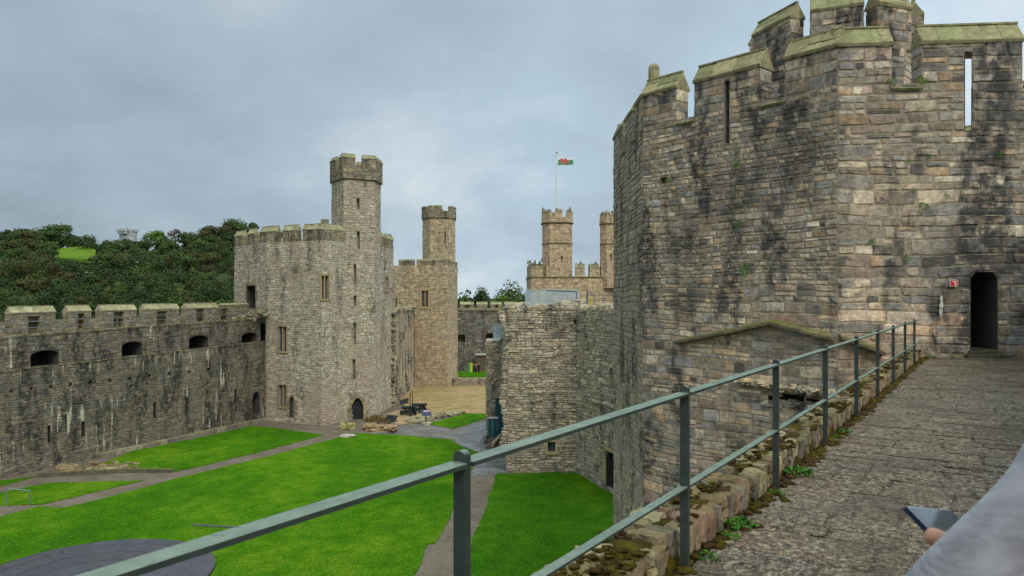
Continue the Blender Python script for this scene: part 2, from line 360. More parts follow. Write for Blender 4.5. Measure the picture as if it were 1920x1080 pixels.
def path_mat(name, a, b, c, rough=0.8, wet=0.0, sc=5, joints=0):
    g = G(name, rough, 0.4 if wet and wet < 0.3 else 0.12)
    n1 = g.noise(0.5, 5, 0.6); n2 = g.noise(sc, 6, 0.75)
    col = g.mix(g.ramp(n1, [(0.38, 0), (0.62, 1)]), a, b)
    col = g.mix(1.0, col, g.ramp(n2, [(0.3, 0.6), (0.5, 1), (0.7, 1.35)]), 'MULTIPLY')
    col = g.mix(g.ramp(g.noise(0.9, 5, 0.6, loc=(2, 2, 2)), [(0.5, 0), (0.62, 0.7)]), col, c)
    if joints:
        bt = g.n('ShaderNodeTexBrick'); bt.inputs['Scale'].default_value = joints; bt.inputs['Mortar Size'].default_value = 0.018; bt.inputs['Brick Width'].default_value = 0.9
        bt.inputs['Row Height'].default_value = 0.55; bt.inputs['Color1'].default_value = (0.8, 0.8, 0.8, 1); bt.inputs['Color2'].default_value = (1.2, 1.17, 1.12, 1); bt.inputs['Mortar'].default_value = (0.45, 0.4, 0.33, 1)
        g.link(g.pos(), bt.inputs['Vector']); col = g.mix(1.0, col, bt.outputs['Color'], 'MULTIPLY')
    g.base(col); g.bump(n2, 0.5, 0.02)
    if wet: g.link(g.ramp(g.noise(0.8, 4, 0.6, loc=(6, 0, 0)), [(0.42, rough), (0.58, wet)]), g.b.inputs['Roughness'])
    return g.m
M_PATH = path_mat('gravel_path', (0.150, 0.118, 0.080), (0.19, 0.152, 0.105), (0.12, 0.092, 0.060), 0.75, 0.5, 6)
M_SLAB = path_mat('wet_slate_paving', (0.15, 0.145, 0.14), (0.21, 0.205, 0.20), (0.13, 0.105, 0.08), 0.5, 0.12, 4, joints=0.8)
M_SAND = path_mat('sandy_yard', (0.33, 0.225, 0.095), (0.38, 0.265, 0.12), (0.18, 0.165, 0.04), 0.9, 0, 3)
M_SAND2 = path_mat('sand_bed', (0.34, 0.235, 0.13), (0.38, 0.27, 0.15), (0.28, 0.20, 0.105), 0.9, 0, 3)
M_MUD = path_mat('mossy_soil', (0.10, 0.075, 0.02), (0.15, 0.11, 0.03), (0.16, 0.15, 0.02), 0.95, 0, 3)

def slate_mat():
    g = G('slate_dais', 0.42, 0.5); a = g.attr()
    col = g.ramp(a[0], [(0, (0.045, 0.042, 0.048)), (0.5, (0.060, 0.056, 0.064)), (1, (0.055, 0.045, 0.050))])
    col = g.mix(1.0, col, g.ramp(g.noise(2.2, 6, 0.7), [(0.3, 0.7), (0.7, 1.35)]), 'MULTIPLY')
    g.base(col); g.bump(g.noise(3, 5), 0.3, 0.02); return g.m
M_SLATE = slate_mat()

def walk_mat():
    g = G('wall_walk_slabs', 0.7, 0.12); a = g.attr()
    col = g.ramp(a[0], [(0, (0.125, 0.090, 0.056)), (0.4, (0.145, 0.105, 0.065)), (0.75, (0.13, 0.105, 0.078)), (1, (0.16, 0.118, 0.070))])
    col = g.mix(a[2], col, (0.05, 0.034, 0.020))
    col = g.mix(1.0, col, g.ramp(a[1], [(0, 0.8), (1, 1.15)]), 'MULTIPLY')
    grit = g.noise(24, 6, 0.9); g2 = g.noise(5, 5, 0.75, loc=(3, 1, 1)); g3 = g.noise(75, 3, 0.8, loc=(1, 5, 1))
    col = g.mix(1.0, col, g.ramp(grit, [(0.43, 0.45), (0.5, 0.95), (0.57, 1.6)]), 'MULTIPLY')
    col = g.mix(1.0, col, g.ramp(g3, [(0.43, 0.45), (0.5, 1.0), (0.57, 1.6)]), 'MULTIPLY')
    pale = g.math('MULTIPLY', g.ramp(grit, [(0.525, 0), (0.555, 1)]), g.ramp(g2, [(0.40, 0.08), (0.53, 0.9)]))
    col = g.mix(pale, col, (0.41, 0.34, 0.225))
    col = g.mix(g.ramp(g.noise(1.1, 6, 0.7, loc=(9, 9, 0)), [(0.48, 0), (0.62, 0.65)]), col, g.mix(1.0, (0.095, 0.075, 0.05), g.ramp(g3, [(0.42, 0.4), (0.58, 1.7)]), 'MULTIPLY'))
    g.base(col); g.bump(g.math('ADD', grit, g.math('MULTIPLY', g2, 1.2)), 0.35, 0.008)
    g.link(g.ramp(g.noise(1.1, 4), [(0.35, 0.5), (0.65, 0.8)]), g.b.inputs['Roughness'])
    return g.m
M_WALK = walk_mat()
def moss_mat():
    g = G('moss_bed', 1.0, 0.05)
    n = g.noise(8, 6, 0.7); n2 = g.noise(2.3, 4)
    col = g.ramp(n, [(0.3, (0.035, 0.022, 0.012)), (0.5, (0.085, 0.06, 0.012)), (0.7, (0.15, 0.135, 0.012))])
    col = g.mix(g.ramp(n2, [(0.48, 0), (0.6, 1)]), col, g.ramp(n, [(0.3, (0.05, 0.025, 0.015)), (0.7, (0.12, 0.07, 0.03))]))
    g.base(col); g.bump(g.noise(40, 5, 0.8), 1.0, 0.02); return g.m
M_MOSS = moss_mat()
M_KERB = stone('kerb_stone', [(0.27, 0.23, 0.16), (0.33, 0.28, 0.19), (0.22, 0.205, 0.17), (0.37, 0.34, 0.22), (0.28, 0.20, 0.15), (0.17, 0.16, 0.14)], 0.92,
               dark=0.6, dark_lo=0.52, moss=0.5, tint=(0.11, 0.095, 0.018), fine=9, stain_z=1, bumpd=0.02)

def leaf_mat(name, lo, mid, hi, trans=0.25, objrnd=0.0):
    g = G(name, 0.75, 0.15); a = g.attr()
    col = g.ramp(a[0], [(0, lo), (0.5, mid), (1, hi)])
    col = g.mix(1.0, col, g.ramp(a[1], [(0, 0.82), (1, 1.18)]), 'MULTIPLY')
    g.base(col); return g.m
M_LEAF = [leaf_mat('foliage_deep_green', (0.020, 0.036, 0.012), (0.040, 0.068, 0.019), (0.066, 0.105, 0.028)),
          leaf_mat('foliage_mid_green', (0.028, 0.050, 0.013), (0.058, 0.094, 0.021), (0.095, 0.142, 0.031)),
          leaf_mat('foliage_olive', (0.030, 0.038, 0.012), (0.062, 0.068, 0.019), (0.10, 0.102, 0.028)),
          leaf_mat('foliage_russet', (0.033, 0.034, 0.012), (0.068, 0.062, 0.020), (0.10, 0.088, 0.027)),
          leaf_mat('foliage_bright_green', (0.04, 0.08, 0.010), (0.08, 0.14, 0.018), (0.13, 0.20, 0.026)),
          leaf_mat('foliage_grey_brown', (0.07, 0.06, 0.045), (0.11, 0.095, 0.07), (0.15, 0.13, 0.10))]
M_WEED = leaf_mat('weed_leaves', (0.03, 0.10, 0.01), (0.055, 0.17, 0.015), (0.10, 0.24, 0.03))
M_WEEDB = leaf_mat('thatch_tufts', (0.10, 0.07, 0.03), (0.18, 0.12, 0.045), (0.24, 0.19, 0.06))
M_BARK = plain('bark', (0.05, 0.042, 0.032), 0.9, sc=4)

# ------------------------------------------------------------------ masonry
def sub_rect(rects, h):
    o = []
    for (a, b, c, d) in rects:          # u0 v0 u1 v1
        if h[0] >= c or h[2] <= a or h[1] >= d or h[3] <= b: o.append((a, b, c, d)); continue
        if h[0] > a: o.append((a, b, h[0], d))
        if h[2] < c: o.append((h[2], b, c, d))
        x0, x1 = max(a, h[0]), min(c, h[2])
        if h[1] > b: o.append((x0, b, x1, h[1]))
        if h[3] < d: o.append((x0, h[3], x1, d))
    return o

def masonry(mb, O, U, V, Nn, W, H, holes=(), row=(0.15, 0.36), bw=(0.28, 0.95), prot=0.035, gap=0.012, inset=0.014, rnd=None,
            split=0.3, jag=0.0, backing=True, jit=0.006, quoin=0.0, pal=(0, 1), mat=None, rough=0.0, warp=0.0, rowf=None):
    rnd = rnd or R
    O = Vector(O)
    P = lambda u, v, n=0.0: O + U * u + V * v + Nn * n
    if backing:
        us = sorted({0.0, W, *[min(max(h[0], 0), W) for h in holes], *[min(max(h[2], 0), W) for h in holes]})
        vs = sorted({0.0, H, *[min(max(h[1], 0), H) for h in holes], *[min(max(h[3], 0), H) for h in holes]})
        for i in range(len(us) - 1):
            for j in range(len(vs) - 1):
                um, vm_ = (us[i] + us[i + 1]) / 2, (vs[j] + vs[j + 1]) / 2
                if us[i + 1] - us[i] < 1e-5 or vs[j + 1] - vs[j] < 1e-5: continue
                if any(h[0] < um < h[2] and h[1] < vm_ < h[3] for h in holes): continue
                mb.face([P(us[i], vs[j]), P(us[i + 1], vs[j]), P(us[i + 1], vs[j + 1]), P(us[i], vs[j + 1])], (0.5, 0.5, 1), mat)
    v = 0.0; k = 0
    while v < H - 0.03:
        h = rnd.uniform(*row) if rnd.random() < 0.7 else rnd.uniform(row[0], (row[0] + row[1]) / 2)
        if rowf: h *= rowf(v)
        v1 = min(v + h, H)
        if H - v1 < row[0] * 0.5: v1 = H
        u = 0.0; k += 1; tall = (v1 - v) > (row[0] + row[1]) / 2 * 0.95
        sp_run = 0
        while u < W - 0.01:
            bwid = rnd.uniform(*bw) * (rowf(v) ** 0.6 if rowf else 1) * (0.7 if (v1 - v) < (row[0] + row[1]) / 2 * 0.8 else 1)
            if u == 0 and quoin: bwid = quoin * (1.5 if k % 2 else 0.85)
            u1 = min(u + bwid, W)
            if W - u1 < bw[0] * 0.5: u1 = W
            if tall and sp_run == 0 and rnd.random() < split: sp_run = rnd.randint(1, 3)
            parts = [(v, v1)]
            if sp_run > 0:
                sp_run -= 1; m_ = v + (v1 - v) * rnd.uniform(0.35, 0.65); parts = [(v, m_), (m_, v1)]
            for (a, b) in parts:
                rects = [(u, a, u1, b)]
                for ho in holes: rects = sub_rect(rects, ho)
                for (x0, y0, x1, y1) in rects:
                    if x1 - x0 < 0.05 or y1 - y0 < 0.05: continue
                    if jag and y1 > H - 0.01 and rnd.random() < 0.4: continue
                    e_ = gap / 2
                    pr = prot * rnd.uniform(0.25, 1.0) * (1.8 if rnd.random() < 0.06 else 1)
                    if rnd.random() < 0.03: pr = prot * 0.08
                    c = (pal[0] + (pal[1] - pal[0]) * rnd.random(), rnd.random(), 0)
                    back = [(x0 + e_, y0 + e_), (x1 - e_, y0 + e_), (x1 - e_, y1 - e_), (x0 + e_, y1 - e_)]
                    ins = min(inset, (x1 - x0) * 0.25, (y1 - y0) * 0.25)
                    front = [(x0 + e_ + ins, y0 + e_ + ins), (x1 - e_ - ins, y0 + e_ + ins), (x1 - e_ - ins, y1 - e_ - ins), (x0 + e_ + ins, y1 - e_ - ins)]
                    if rough:
                        mi = mb.mi(mat) if mat else 0; r_ = min(rough, (y1 - y0) * 0.13, (x1 - x0) * 0.13); cr = r_ * 0.9
                        xs = [x0 + e_, x1 - e_]; nx = max(1, int((x1 - x0) / 0.25)); 
                        loop = []
                        for i in range(nx): loop.append((x0 + e_ + (x1 - x0 - 2 * e_) * i / nx, y0 + e_, 1 if i == 0 else 0))
                        loop.append((x1 - e_, y0 + e_, 2)); 
                        if y1 - y0 > 0.2: loop.append((x1 - e_, (y0 + y1) / 2, 0))
                        for i in range(nx): loop.append((x1 - e_ - (x1 - x0 - 2 * e_) * i / nx, y1 - e_, 3 if i == 0 else 0))
                        loop.append((x0 + e_, y1 - e_, 4))
                        if y1 - y0 > 0.2: loop.append((x0 + e_, (y0 + y1) / 2, 0))
                        bi = len(mb.v); nl = len(loop); fr_ = []
                        for (lx, ly, cn_) in loop:
                            if cn_: lx += cr * (1 if cn_ in (1, 4) else -1) * rnd.uniform(0, 1); ly += cr * (1 if cn_ in (1, 2) else -1) * rnd.uniform(0, 1)
                            lx += rnd.uniform(-r_, r_) * 0.6; ly += rnd.uniform(-r_, r_) * 0.6
                            wv = warp * mnoise.noise(Vector((lx * 0.45, ly * 0.8, 7.7))) if warp else 0
                            mb.v.append(P(lx, ly + wv, -0.002)); fr_.append((lx, ly, wv))
                        cxm, cym = (x0 + x1) / 2, (y0 + y1) / 2
                        for (lx, ly, wv) in fr_:
                            dx, dy = cxm - lx, cym - ly; dl = math.hypot(dx, dy) or 1
                            mb.v.append(P(lx + dx / dl * ins * 1.3, ly + dy / dl * ins * 1.3 + wv, pr + rnd.uniform(-0.3, 0.3) * prot))
                        wv = warp * mnoise.noise(Vector((cxm * 0.45, cym * 0.8, 7.7))) if warp else 0
                        mb.v.append(P(cxm, cym + wv, pr * rnd.uniform(0.9, 1.35)))
                        for i in range(nl):
                            j = (i + 1) % nl
                            mb.f.append((bi + i, bi + j, bi + nl + j, bi + nl + i)); mb.c.append(c); mb.m.append(mi)
                            mb.f.append((bi + nl + i, bi + nl + j, bi + 2 * nl)); mb.c.append(c); mb.m.append(mi)
                        continue
                    bi = len(mb.v)
                    for (p_, q_) in back: mb.v.append(P(p_ + rnd.uniform(-jit, jit), q_ + rnd.uniform(-jit, jit), -0.001))
                    for (p_, q_) in front: mb.v.append(P(p_ + rnd.uniform(-jit, jit) * 1.5, q_ + rnd.uniform(-jit, jit) * 1.5, pr + rnd.uniform(-0.25, 0.25) * prot))
                    mi = mb.mi(mat) if mat else 0
                    mb.f.append((bi + 4, bi + 5, bi + 6, bi + 7)); mb.c.append(c); mb.m.append(mi)
                    for i in range(4):
                        j = (i + 1) % 4
                        mb.f.append((bi + i, bi + j, bi + 4 + j, bi + 4 + i)); mb.c.append(c); mb.m.append(mi)
            u = u1
        v = v1

Z = Vector((0, 0, 1))
class Wl:
    """a vertical wall plane p0 -> p1 (left to right as seen), can rise by dz along its length"""
    def __init__(s, p0, p1, z0, z1, dz=0.0):
        s.p0 = Vector((p0[0], p0[1])); s.p1 = Vector((p1[0], p1[1])); s.W = (s.p1 - s.p0).length
        d = (s.p1 - s.p0) / s.W; s.z0 = z0; s.z1 = z1; s.H = z1 - z0; s.k = dz / s.W
        s.Uh = Vector((d.x, d.y, 0)); s.U = Vector((d.x, d.y, s.k)); s.N = Vector((d.y, -d.x, 0)); s.O = Vector((p0[0], p0[1], z0)); s.d = d
    def u(s, px):
        t = (px - CX) / F        # x = t*y ; p0 + d*u
        return (t * s.p0.y - s.p0.x) / (s.d.x - t * s.d.y)
    def uv(s, px, py):
        u = s.u(px); Y = s.p0.y + s.d.y * u
        return u, (HOR - py) / F * Y - s.z0 - s.k * u
    def hole(s, x0, x1, y0, y1):     # pixel box -> wall rect (u0,v0,u1,v1)
        xm = (x0 + x1) / 2; u0, u1 = s.u(x0), s.u(x1)
        return (min(u0, u1), s.uv(xm, y1)[1], max(u0, u1), s.uv(xm, y0)[1])
    def P(s, u, v, n=0.0): return s.O + s.U * u + Z * v + s.N * n

def reveal(mb, W, h, depth=0.7, back=True, arch=None, mat=None, bmat=None, arch_mat=None):
    """the sides of an opening, real depth; arch = 'pointed' / 'round' / 'shoulder' fills the upper corners"""
    u0, v0, u1, v1 = h; v0c, v1c = max(v0, 0), min(v1, W.H)
    q = lambda pts, c=(0.3, 0.4, 0): mb.face([W.P(*p) for p in pts], c, mat)
    q([(u0, v0c, 0.02), (u0, v0c, -depth), (u0, v1c, -depth), (u0, v1c, 0.02)])
    q([(u1, v0c, 0.02), (u1, v1c, 0.02), (u1, v1c, -depth), (u1, v0c, -depth)])
    if v0 >= 0: q([(u0, v0c, 0.02), (u1, v0c, 0.02), (u1, v0c, -depth), (u0, v0c, -depth)])
    if v1 <= W.H: q([(u0, v1c, 0.02), (u0, v1c, -depth), (u1, v1c, -depth), (u1, v1c, 0.02)])
    if back: mb.face([W.P(*p) for p in [(u0, v0c, -depth), (u1, v0c, -depth), (u1, v1c, -depth), (u0, v1c, -depth)]], (0.1, 0.1, 0), bmat or mat)
    if arch:
        w2 = (u1 - u0) / 2; um = (u0 + u1) / 2
        rise = {'pointed': 1.35 * w2, 'round': 1.0 * w2, 'flat': 0.35 * w2, 'shoulder': 0.45 * w2}[arch]
        rise = min(rise, (v1 - v0) * 0.7); vs = v1 - rise; n = 8
        for sgn in (-1, 1):
            pts = []
            for i in range(n + 1):
                t = i / n
                if arch == 'pointed': x = 1 - t ** 1.0; y = math.sin(t * math.pi / 2) ** 0.85 if False else math.sqrt(max(0, 1 - (1 - t) ** 2)) * 0.0 + (1 - (1 - t) ** 1.9)
                elif arch == 'shoulder': x = 1 - 0.35 * t; y = t ** 1.2
                else: x = math.cos(t * math.pi / 2); y = math.sin(t * math.pi / 2)
                pts.append((um + sgn * w2 * x, vs + rise * y))
            for i in range(n):
                a, b = pts[i], pts[i + 1]
                c = (R.random() * 0.3 + 0.3, 0.5, 0)
                mb.face([W.P(a[0], a[1], 0.012), W.P(b[0], b[1], 0.012), W.P(b[0], v1, 0.012), W.P(a[0], v1, 0.012)], c, mat)
                mb.face([W.P(a[0], a[1], 0.012), W.P(b[0], b[1], 0.012), W.P(b[0], b[1], -depth * 0.8), W.P(a[0], a[1], -depth * 0.8)], c, mat)

def merlon(root, p0, p1, zs, ze, zr, thick, mat, cmat, holes=(), row=(0.2, 0.4), bw=(0.3, 0.8), prot=0.03, over=0.06, dz=0.0, ends=True, name='merlon', crow=None, inner=True, spike=False, deep=None, deep_back=False, splay=0.0):
    """one merlon: four stone faces, with a gabled coping as a sub-part"""
    W = Wl(p0, p1, zs, ze, dz); mb = MB()
    masonry(mb, W.O, W.U, Z, W.N, W.W, W.H, holes, row, bw, prot * 0.7, rough=0.028, gap=0.02)
    for h in holes:
        if splay: splay_reveal(mb, W, h, thick, splay)
        else: reveal(mb, W, h, deep or thick, deep_back)
    Oi = W.P(W.W, 0, -thick)
    if inner:
        masonry(mb, Oi, -W.U, Z, -W.N, W.W, W.H, [] if (deep_back) else [(W.W - h[2] - splay, h[1], W.W - h[0] + splay * 0.5, h[3]) for h in holes], row, bw, prot)
    if ends:
        masonry(mb, W.P(0, 0, -thick), W.N, Z, -W.Uh, thick, W.H, (), row, bw, prot)
        masonry(mb, W.P(W.W, 0, 0), -W.N, Z, W.Uh, thick, W.H, (), row, bw, prot)
    o = mb.build(name, mat, root)
    cb = MB(); o2 = over
    rise = zr - ze; half = thick / 2 + over
    sl = math.hypot(half, rise); e0 = W.P(-over * 0.6, W.H - 0.0, over); L = W.W + over * 1.2
    Vs = (-W.N * half + Z * rise) / sl
    Ns = (W.N * rise + Z * half) / sl
    crow = crow or (sl * 0.48, sl * 0.52) 
    masonry(cb, e0, W.U, Vs, Ns, L, sl, (), (sl * 0.9, sl * 1.2) if R.random() < 0.6 else crow, (0.35, 0.75), 0.02, gap=0.015, split=0.5)
    e1 = W.P(W.W + over * 0.6, W.H, -thick - over)
    Vb = (W.N * half + Z * rise) / sl; Nb = (-W.N * rise + Z * half) / sl
    masonry(cb, e1, -W.U, Vb, Nb, L, sl, (), crow, (0.35, 0.75), 0.02, gap=0.015)
    for u in (-over * 0.6, W.W + over * 0.6):     # gable ends
        cb.face([W.P(u, W.H, over), W.P(u, W.H, -thick - over), W.P(u, W.H + rise, -thick / 2)], (0.4, 0.4, 0))
        cb.face([W.P(u, W.H, over), W.P(u, W.H, -thick - over), W.P(u, W.H - 0.07, -thick - over * 0.7), W.P(u, W.H - 0.07, over * 0.7)], (0.4, 0.3, 0))
    for s_, n in ((1, over), (-1, -thick - over)):
        cb.face([W.P(-over * 0.6, W.H, n), W.P(W.W + over * 0.6, W.H, n), W.P(W.W + over * 0.6, W.H - 0.07, n * (0.99 if s_ < 0 else 0.6)), W.P(-over * 0.6, W.H - 0.07, n * (0.99 if s_ < 0 else 0.6))], (0.5, 0.3, 0))
    # ridge roll
    cb.bar(W.P(-over * 0.6, W.H + rise + 0.005, -thick / 2), W.P(W.W + over * 0.6, W.H + rise + 0.005, -thick / 2), 0.12, 0.05)
    c = cb.build('coping', cmat, o)
    return o

def splay_reveal(mb, W, h, th, sp2):
    u0, v0, u1, v1 = h; a, b = u0 - sp2 * 0.5, u1 + sp2; v0, v1 = max(v0, 0), min(v1, W.H); c = (0.3, 0.4, 0)
    mb.face([W.P(u0, v0, 0.02), W.P(a, v0, -th), W.P(a, v1, -th), W.P(u0, v1, 0.02)], c); mb.face([W.P(u1, v0, 0.02), W.P(b, v0, -th), W.P(b, v1, -th), W.P(u1, v1, 0.02)], c)
    if h[1] >= 0: mb.face([W.P(u0, v0, 0.02), W.P(u1, v0, 0.02), W.P(b, v0, -th), W.P(a, v0, -th)], c)
    if h[3] <= W.H: mb.face([W.P(u0, v1, 0.02), W.P(u1, v1, 0.02), W.P(b, v1, -th), W.P(a, v1, -th)], c)
def deck(mb, poly, z, mat=None):
    mb.face([Vector((p[0], p[1], z)) for p in poly], (0.5, 0.5, 0), mat)

def offset_poly(poly, d):
    """move a CCW polygon's edges inwards by d"""
    n = len(poly); o = []
    for i in range(n):
        a, b, c = Vector(poly[i - 1]), Vector(poly[i]), Vector(poly[(i + 1) % n])
        d1 = (b - a).normalized(); d2 = (c - b).normalized()
        n1 = Vector((-d1.y, d1.x)); n2 = Vector((-d2.y, d2.x))
        m = (n1 + n2); m = m / max(m.length_squared, 1e-6) * 2
        o.append((b.x + m.x * d, b.y + m.y * d))
    return o

def sill_caps(mb, W, thick, gaps):
    for (a, b) in gaps:
        mb.face([W.P(a, W.H - 0.14, 0.09), W.P(b, W.H - 0.14, 0.09), W.P(b, W.H + 0.04, -thick / 2), W.P(a, W.H + 0.04, -thick / 2)], (R.random(), 0.5, 0))
        mb.face([W.P(a, W.H - 0.14, -thick - 0.05), W.P(a, W.H + 0.04, -thick / 2), W.P(b, W.H + 0.04, -thick / 2), W.P(b, W.H - 0.14, -thick - 0.05)], (R.random(), 0.5, 0))
        mb.face([W.P(a, W.H - 0.14, 0.09), W.P(a, W.H - 0.2, 0.05), W.P(b, W.H - 0.2, 0.05), W.P(b, W.H - 0.14, 0.09)], (R.random(), 0.3, 0))
        for u in (a, b):
            mb.face([W.P(u, W.H - 0.14, 0.09), W.P(u, W.H + 0.04, -thick / 2), W.P(u, W.H - 0.14, -thick - 0.05)], (R.random(), 0.3, 0))

# ================================================================== STRUCTURE : ground
def sheet(name, pts, z, mat, skirt=0.06, kind='structure', label=None, cat=None, cuts=None):
    bm = bmesh.new()
    vs = [bm.verts.new((p[0], p[1], z)) for p in pts]
    f = bm.faces.new(vs)
    if f.normal.z < 0: f.normal_flip()
    lo = [bm.verts.new((p[0], p[1], z - skirt)) for p in pts]
    n = len(vs)
    for i in range(n):
        j = (i + 1) % n
        bm.faces.new((vs[i], vs[j], lo[j], lo[i]))
    bmesh.ops.triangulate(bm, faces=[f])
    me = bpy.data.meshes.new(name); bm.to_mesh(me); bm.free(); me.materials.append(mat)
    o = bpy.data.objects.new(name, me); link(o)
    tag(o, label, cat, kind=kind)
    return o
def wob(pts, amp=0.08, step=0.8, closed=True):
    """densify and roughen the edge of a cut lawn"""
    o = []; n = len(pts)
    for i in range(n if closed else n - 1):
        a, b = Vector(pts[i][:2]), Vector(pts[(i + 1) % n][:2]); L = (b - a).length; k = max(1, int(L / step)); k = min(k, 60)
        nn = Vector((-(b - a).y, (b - a).x)) / max(L, 1e-6)
        for j in range(k):
            p = a.lerp(b, j / k); s_ = mnoise.noise(Vector((p.x * 0.9, p.y * 0.9, 3.3))) * amp + (mnoise.noise(Vector((p.x * 4, p.y * 4, 1.3))) * amp * 0.5)
            o.append((p.x + nn.x * s_, p.y + nn.y * s_))
    return o

bm_ = MB(); S = 5000
bm_.face([Vector((-S, -S, ZG - 0.5)), Vector((S, -S, ZG - 0.5)), Vector((S, S, ZG - 0.5)), Vector((-S, S, ZG - 0.5))])
tag(bm_.build('ground', M_OUTG), kind='structure')
sheet('courtyard_path', [(-60, -6), (12, -6), (22, 20), (24, 60), (24, 150), (-60, 150)], ZG, M_PATH, 0.5)
def lawn(pts, z=ZG + 0.05, mat=None, name='lawn', amp=0.15):
    return sheet(name, wob([gp(*p) for p in pts], amp), z, mat or M_GRASS, 0.08)
lawn([(667, 813), (760, 817), (847, 825), (858, 834), (878, 842), (894, 849), (884, 884), (844, 969), (817, 1020), (803, 1022), (778, 1080), (735, 1180), (600, 1400),
      (-700, 1400), (-400, 1120), (0, 970), (70, 951), (112, 954), (182, 939), (338, 896), (500, 857)])
lawn([(606, 816), (500, 845), (325, 886), (250, 884), (196, 868), (250, 846), (361, 824), (472, 799), (505, 802)])
lawn([(268, 902), (245, 907), (81, 946), (0, 949), (-250, 985), (-300, 960), (0, 925), (91, 906)])
lawn([(70, 894), (0, 912), (-200, 950), (-230, 930), (0, 902)])
lawn([(931, 889), (1079, 886), (1158, 934), (1260, 1010), (1400, 1300), (830, 1300), (872, 1080), (878, 1033), (896, 991)], mat=M_GRASS2)
lawn([(802, 795), (850, 804), (868, 799), (915, 783), (915, 777), (873, 776)], mat=M_GRASS)
lawn([(840, 710), (840, 699), (925, 700), (925, 711)], z=ZG + 0.3, mat=M_GRASS2)
sheet('paving', wob([gp(*p) for p in [(735, 800), (802, 796), (850, 806), (870, 801), (920, 786), (960, 790), (958, 890), (880, 892), (896, 850), (858, 832), (847, 823), (745, 815), (700, 813), (690, 806)]], 0.12), ZG + 0.012, M_SLAB, 0.02)
sheet('sand_yard', wob([gp(*p) for p in [(750, 745), (756, 735), (774, 724), (925, 723), (925, 776), (873, 775), (838, 774), (796, 770), (757, 768)]], 0.2), ZG + 0.02, M_SAND, 0.02)
sheet('sand_bed', wob([gp(*p) for p in [(715, 778), (752, 768), (800, 772), (850, 775), (800, 786), (766, 793), (745, 797), (730, 790)]], 0.2), ZG + 0.026, M_SAND2, 0.02)
tag(sheet('mossy_rubble_bed', wob([gp(*p) for p in [(90, 895), (110, 880), (190, 868), (258, 866), (250, 878), (225, 884), (120, 891)]], 0.2), ZG + 0.03, M_MUD, 0.02), kind='structure')

# slate dais (circular)
sd = thing('slate_dais', 'low round slate platform set into the big lawn at the bottom left', 'platform', (-18.6, 32.9, ZG))
mb = MB(); cx, cy, RR = -18.6, 32.9, 5.15
zt = ZG + 0.16; n = 72
mb.face([Vector((cx + RR * math.cos(2 * math.pi * i / n), cy + RR * math.sin(2 * math.pi * i / n), zt - 0.01)) for i in range(n)], (0.3, 0.3, 0))
for i in range(n):
    a, b = 2 * math.pi * i / n, 2 * math.pi * (i + 1) / n
    mb.face([Vector((cx + RR * math.cos(a), cy + RR * math.sin(a), z)) for z in (ZG, zt)] + [Vector((cx + RR * math.cos(b), cy + RR * math.sin(b), z)) for z in (zt, ZG)], (0.5, 0.2, 0))
mb.build('base', M_SLATE, sd)
mb = MB(); rr = random.Random(3)
for (r0, r1, k) in ((4.35, 5.13, 22), (3.3, 4.33, 16), (2.1, 3.28, 11), (0.9, 2.08, 7)):
    ph = rr.random()
    for i in range(k):
        a0 = 2 * math.pi * (i + ph) / k + 0.002; a1 = 2 * math.pi * (i + 1 + ph) / k - 0.002; c = (rr.random(), rr.random(), 0)
        inn = [(r0 + 0.004, a1 - (a1 - a0) * t / 4) for t in range(5)]; ou = [(r1 - 0.004, a0 + (a1 - a0) * t / 4) for t in range(5)]
        mb.face([Vector((cx + r * math.cos(a), cy + r * math.sin(a), zt + 0.004)) for (r, a) in ou + inn], c)
mb.build('slabs', M_SLATE, sd)
dr = MB(); a = gp(362, 986); b = gp(440, 991); dr.bar((a.x, a.y, ZG + 0.07), (b.x, b.y, ZG + 0.07), 0.2, 0.03)
tag(dr.build('drain_cover', M_SLATE), 'narrow grey drain strip lying in the big lawn', 'drain cover')

# ================================================================== THE NEAR TOWER (polygonal)
A = (4.32, 31.7); B = (4.34, 24.8); C = (8.65, 19.85); D = (15.25, 19.25)
def turn(p, ang, L): return (p[0] + L * math.cos(ang), p[1] + L * math.sin(ang))
base_ang = math.atan2(D[1] - C[1], D[0] - C[0])
E = turn(D, base_ang + math.radians(45), 6.7); Fp = turn(E, base_ang + math.radians(90), 6.7); Gp = turn(Fp, base_ang + math.radians(135), 6.7); Hp = turn(Gp, base_ang + math.radians(176), 6.0)
TZS, TZE, TZR, TZD, TTH = 5.62, 6.7, 7.22, 4.1, 0.62
nt_ = thing('castle_tower', 'huge nearby polygonal stone tower with gabled battlements rising beside the wall walk', 'tower', (9.5, 27, ZG))
poly = [A, B, C, D, E, Fp, Gp, Hp]
AB = Wl(A, B, ZG, TZS); BC = Wl(B, C, ZG, TZS); CD = Wl(C, D, ZG, TZS)
slit_bc = BC.hole(1358.5, 1368, 152, 270); slit_cd = CD.hole(1809, 1822, 97, 245)
door = CD.hole(1820, 1870, 510, 655)
sid1 = AB.hole(1164, 1172, 662, 722); sid2 = AB.hole(1176, 1190, 215, 262)
unders = [BC.hole(1441, 1470, 743, 751), BC.hole(1468, 1508, 740, 755), BC.hole(1512, 1538, 748, 757)]
putlog = BC.hole(1238, 1250, 333, 343)
mb = MB()
masonry(mb, BC.O, BC.U, Z, BC.N, BC.W, BC.H, [slit_bc, putlog] + unders, (0.12, 0.36), (0.2, 0.8), 0.022, inset=0.02, rnd=random.Random(11), rowf=lambda v: 0.62 if 13.0 < v < 17.2 else (1.15 if v < 12 else 0.9), rough=0.03, warp=0.10, gap=0.022, split=0.3)
